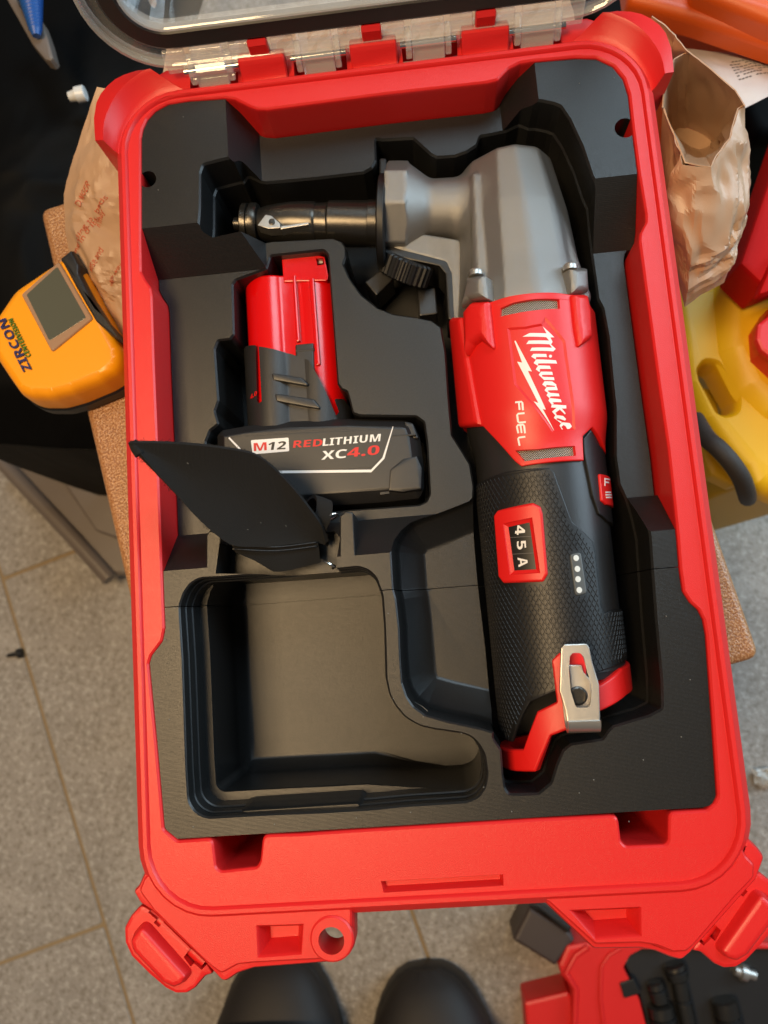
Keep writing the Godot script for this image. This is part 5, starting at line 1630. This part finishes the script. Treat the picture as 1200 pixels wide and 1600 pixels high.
func make_right_bits() -> void:
	var d := thing("black_cloth", "black cloth bundle in the dark gap under the orange case", "cloth", Vector3(272.8,-430,-548.1))
	part("bundle", prism(fillet(pp([142.5,-439,342.4,-408.5,314,-224.4,252.2,-239.3,232.8,-287.8,193,-323,142.1,-350.3]), 10), -430, -190, 12, 0, 4), M.bin_bag, d)
	var o := thing("orange_case", "orange plastic case behind the paper bag", "case", Vector3(353.6,-430,-559.2))
	part("body", prism(fillet(pp([138.9,-255,174.3,-238.1,209.5,-218.8,247.5,-197.6,263.7,-302.5,139.1,-321.7]), 4), -84, -70, 6, 0, 3), M.orange_plastic, o)
	part("base", prism(fillet(inset(pp([138.9,-255,174.3,-238.1,209.5,-218.8,247.5,-197.6,263.7,-302.5,139.1,-321.7]), 30), 6), -430, -84), M.orange_plastic, o)
	part("cover", prism(fillet(pp([169.7,-246.2,189.4,-233,205.8,-222.5,243,-202,257,-292.8,169,-306.4]), 4), -80, -58, 6, 0, 3), M.orange_plastic, o)
	var b := thing("brown_box", "brown box under the orange case", "box", Vector3(363.8,-430,-489.4))
	part("box", prism(fillet(pp([175.7,-282.8,213.8,-275.8,287.4,-254.4,285.1,-239.2,239.9,-254.7,208,-261.2,185.2,-264.7]), 3), -142, -130, 4), M.brown_box, b)
	part("box_base", prism(inset(pp([181.3,-328.7,296.3,-311.9,285.1,-239.2,239.9,-254.7,208,-261.2,185.2,-264.7]), 28), -430, -142), M.brown_box, b)
	var r := thing("receipt", "curling white receipt with grey print sticking out of the paper bag", "paper", Vector3(218.9,-118,-234.5))
	var ra := p3([175.4,-96,-241.1,187.5,-92,-234.6,205.6,-94,-232.2,230.7,-96,-228.8])
	var rb := p3([176,-76,-189.1,192.3,-74,-185.9,208.7,-80,-194.9,226,-86,-203.2])
	var rs = ruled(ra, rb, 0.8, 40.0, 3.0)
	part("sheet", cloth_sheet(rs, 24, 20, 0.3), M.white_paper, r, 50)
	for i in 7:
		var g := Geo.new()
		var w := 0.32 + 0.02 * (i * 7 % 5)
		for j in 9:
			if (i * 5 + j * 3) % 7 == 0: continue
			var s0 := 0.42 + j * w / 9.0
			g.add(plate(rect2(0, 0, 0.75 * w / 9.0 * 40.0, 0.5), func(x, y, h):
				var q: Vector3 = rs.call(s0 + x / 40.0, 0.26 + i * 0.055 + y / 34.0)
				return q + Vector3(0, 0.25 + h, 0), 0.06, -0.05, 50.0))
		part("print_line", g, M.grey_print, r)
	var a := thing("red_case_stack", "dark red plastic case leaning above the yellow case", "case", Vector3(219.1,-136,-129.8))
	part("body", prism(fillet(pp([192,-112.9,203.5,-97.9,269.5,-118.1,288.2,-239.1,237.1,-209.2]), 2), -136, -104, 4), M.red_dark, a)
	part("edge_strip", prism(fillet(pp([195.6,-90.3,251.1,-106.7,255.7,-136.5,209.1,-114.4]), 2), -106, -98, 3), M.red_dark, a)
	var c := thing("red_case_corner", "red plastic case corner with cut edges beside the yellow case", "case", Vector3(231.6,-149,-72.9))
	part("body", prism(fillet(pp([207.2,-83.2,206.2,-67,219.3,-50,260.3,-14.5,275.5,-113.3,224.2,-101.1,215.6,-94.2]), 2), -149, -122, 3), M.red_plastic, c)
	part("cover", prism(fillet(pp([202.9,-81.7,211.2,-87.3,256.4,-93.6,248.3,-41.6,207.7,-60.7,202.8,-66.1,200.9,-72.7]), 2), -123, -118, 2), M.red_plastic, c)
	var y := thing("yellow_case", "yellow plastic case with an oval hand slot right of the red case", "case", Vector3(331.5,-430,-116.5))
	var yq := fillet(pp([165.9,-125.8,201.1,-126.1,278,-125.9,252.6,38.5,210.9,12.7,200.8,9.9,195,-5,187.9,-16.3,176.8,-35.6,169.2,-59.3]), 8)
	var slot := fillet(pp([179.5,-67.6,183.8,-71.6,189.7,-69.8,198.5,-46.7,197.2,-40,191.3,-38.6,187.4,-41,180.2,-61.4]), 4)
	var ys: Geo = await csg([[stack(yq, [[4, -176], [0, -172], [0, -162], [2, -155], [7, -151], [12, -150]]), 0], [stack(slot, [[0, -190], [0, -156], [-2, -151.5], [-4, -149]]), 2]])
	part("body", ys, M.yellow_plastic, y, 40)
	part("raised_panel", stack(fillet(pp([196.4,-118.8,273.3,-122.6,255.8,-9.5,214.5,-36.6,202.5,-51.9,194.5,-76.3]), 10), [[-6, -153], [-3, -150], [3, -143.5], [9, -142]]), M.yellow_plastic, y, 50)
	part("base", prism(fillet(pp([182.4,-73.4,194.8,-44.5,215.8,-7.6,211.3,1.1,196.1,-9.3,190.2,-28.2]), 4), -215, -200, 4), M.yellow_plastic, y)
	part("foot", prism(fillet(pp([228.3,-113.2,290.5,-119.6,270,13,220.1,-2.8]), 4), -430, -176), M.yellow_plastic, y)
	part("slot_bottom", prism(pp([188.7,-72.7,206,-65.7,205.7,-44.4,185.3,-46.3]), -210, -200), M.yellow_plastic, y)
	var cb := thing("black_cable", "stiff dark cable end beside the yellow case", "cable", Vector3(309.2,-430,-20.4))
	part("cable", tube(spline(p3([168.9,-140,-34.6,169.6,-128,-20.4,173,-122,-12.7,178.9,-122,-4.1,185.7,-128,4.3,192.3,-140,11.1,200.7,-160,12.6]), 5), 5.2, 12), M.cable, cb)
	var w := thing("white_scrap", "crumpled clear white plastic scrap on the floor right of the case", "scrap", Vector3(289.1,-430,238.3))
	part("scrap", cloth_sheet(ruled(p3([277.2,-420,229.4,286.4,-420,228.3,298.9,-420,231.3]), p3([279.2,-424,243.2,287.7,-424,247.1,298.6,-424,245.5]), 7.0, 14.0), 22, 18, 0.6), M.white_plastic, w, 20)

func make_shoe(label: String, cx: Vector3, width: float, turn: float) -> void:
	var t := thing("shoe", label, "shoe", Vector3(cx.x, -430, cx.z), "shoes of the person standing at the case")
	var sole := PackedVector2Array()
	for i in 40:
		var a := TAU * i / 40.0
		var z := 145.0 - 145.0 * cos(a)
		var x := sin(a) * width * 0.5 * (1.0 - 0.18 * smoothstep(90, 190, z)) * pow(absf(sin(a)), -0.25 if absf(sin(a)) > 0.05 else 0.0)
		sole.append(Vector2(x, z))
	var rot := Transform2D(turn, Vector2(cx.x, cx.z))
	for i in sole.size(): sole[i] = rot * sole[i]
	part("sole", stack(sole, [[2, -430], [0, -427], [0, -414], [2, -410]]), M.black_dark, t, 40)
	var rings := []
	for i in 25:
		var f := i / 24.0
		var z := lerpf(2, 280, f * f * 0.4 + f * 0.6)
		var hw := width * 0.47 * pow(clampf(z / 70.0, 0.001, 1), 0.42) * (1.0 - 0.2 * smoothstep(90, 200, z))
		var top := -414 + 46.0 * pow(clampf(z / 60.0, 0.001, 1), 0.5) + 45.0 * smoothstep(80, 220, z)
		var r := PackedVector3Array()
		for j in 20:
			var a := PI * j / 19.0
			var p := rot * Vector2(-cos(a) * hw, z)
			r.append(Vector3(p.x, -413 + (top + 413) * pow(sin(a), 0.75), p.y))
		rings.append(r)
	part("upper", loft(rings), M.shoe, t, 60)
	var seam := PackedVector3Array()
	for j in 15:
		var a := PI * (0.08 + 0.84 * j / 14.0)
		var p := rot * Vector2(-cos(a) * width * 0.46, 62 - 22 * sin(a))
		seam.append(Vector3(p.x, -413 + 44.5 * pow(sin(a), 0.75), p.y))
	part("toe_seam", tube(seam, 1.4, 8), M.black_dark, t, 60)

func make_front_case() -> void:
	var b := thing("dark_battery", "dark grey plastic block on the floor beside the open socket case", "battery", Vector3(77.5,-430,365.2))
	part("block", prism(fillet(pp([63.7,324.2,95.8,346.5,99.9,353.9,81,374.1,46.8,351.4]), 2), -430, -390, 4, 0, 3), M.grey_dark, b)
	part("cap_strip", prism(fillet(pp([64.7,320.7,71.8,321,97.9,340.9,95.1,347]), 1), -400, -386, 2), M.black_dark, b)
	var t := thing("socket_case", "open red plastic socket case on the floor at the lower right", "case", Vector3(176.4,-430,442.9))
	var q := fillet(pp([92.2,356.9,116.3,353.9,207.3,353.1,359.4,380.2,336.2,523.6,88.7,516.3,90.4,418.5,92.3,391,84.8,380.5,83.6,371.8]), 4)
	var hole := fillet(pp([137.9,376.3,144.3,367.4,155,362.8,360.7,372.3,338.5,509.7,145.3,503.7,151.2,421,148.2,401.9,141.6,385.5]), 4)
	var g: Geo = await csg([[prism(q, -430, -388, 3, 0, 2), 0], [stack(hole, [[0, -412], [0, -390], [-2, -386]]), 2]])
	part("shell", g, M.red_plastic, t)
	part("shell_ridge", tube(p3([84.9,-387,515.6,90.3,-387,428,95.9,-387,390.7,88.7,-387,377.7,98.9,-387,363.9,109.2,-387,358.3]), 2.6, 10), M.red_plastic, t)
	part("shell_ridge", tube(p3([112.4,-387,516.4,116.1,-387,438.9,115.3,-387,399,119.2,-387,374,126.7,-387,365.2,136.8,-387,360.6]), 1.6, 10), M.red_plastic, t)
	part("front_flap", prism(fillet(pp([52,403.7,90.4,396.6,97.6,410.1,89.6,521.5,50.5,520.3]), 3), -430, -396, 3), M.red_plastic, t)
	part("liner_tab", prism(fillet(pp([132.6,387.7,144.7,384.7,149.6,396.5,134.9,399.9]), 1), -410, -386.4, 1), M.black_dark, t)
	part("liner", prism(inset(hole, 1.5), -429, -398, 2), M.black_plastic, t)
	for k in [[Vector3(162.4,-392,389.7), Vector3(165.7,-392,406.5), 7.5, 1], [Vector3(164.5,-392,407.5), Vector3(167.3,-392,436), 11.0, 1], [Vector3(180,-392,376.3), Vector3(182.7,-392,389.1), 9.5, 1], [Vector3(182.7,-392,389.1), Vector3(187.5,-392,434.3), 7.0, 1], [Vector3(217.5,-392,405.7), Vector3(222.6,-392,445.5), 11.0, 1]]:
		var n := thing("socket", ["short black socket in a dark slot at left of the socket case", "wide black socket below the short one", "round headed black extension bar", "long black extension shaft in the liner", "large black socket at right of the socket case"][names.get("socket_count", 0)], "socket", k[0] + Vector3(0, -6, 0), "sockets in the open case")
		names["socket_count"] = names.get("socket_count", 0) + 1
		var d: Vector3 = k[1] - k[0]
		var l := d.length()
		var r: float = k[2]
		part("barrel", lathe(k[0], d, [[0, r * 0.7], [1, r * 0.95], [l * 0.3, r], [l * 0.34, r * 0.9], [l * 0.4, r * 0.9], [l * 0.44, r], [l - 1, r * 0.95], [l, r * 0.8]], 24), M.black_steel, n)
		part("collar", lathe(k[0] + d * 0.35, d, [[0, r * 0.92], [0.5, r * 1.02], [2.2, r * 1.02], [2.7, r * 0.92]], 24), M.black_dark, n)
	var m := thing("steel_bit", "small bright steel fitting on the black liner beside the latch", "fitting", Vector3(242.3,-404,393))
	part("bit", lathe(Vector3(230.5,-394,385), Vector3(246.8,-394,389.8) - Vector3(230.5,-394,385), [[0, 4], [4, 4.5], [5, 6.5], [10, 6.5], [11, 4], [17, 4]], 18), M.steel, m)

func make_extra() -> void:
	make_bag()
	make_finder()
	make_black_bag()
	make_left_bits()
	await make_right_bits()
	make_shoe("dark shoe whose toe shows under the ring hole of the case", Vector3(-165.1,-425,360), 128, 0.02)
	make_shoe("dark shoe beside the tile joint with its whole round toe in view", Vector3(-31.8,-425,377.7), 128, -0.02)
	await make_front_case()

func make_rest() -> void:
	await make_tool()
	await make_battery()
	make_strap()
	await make_extra()
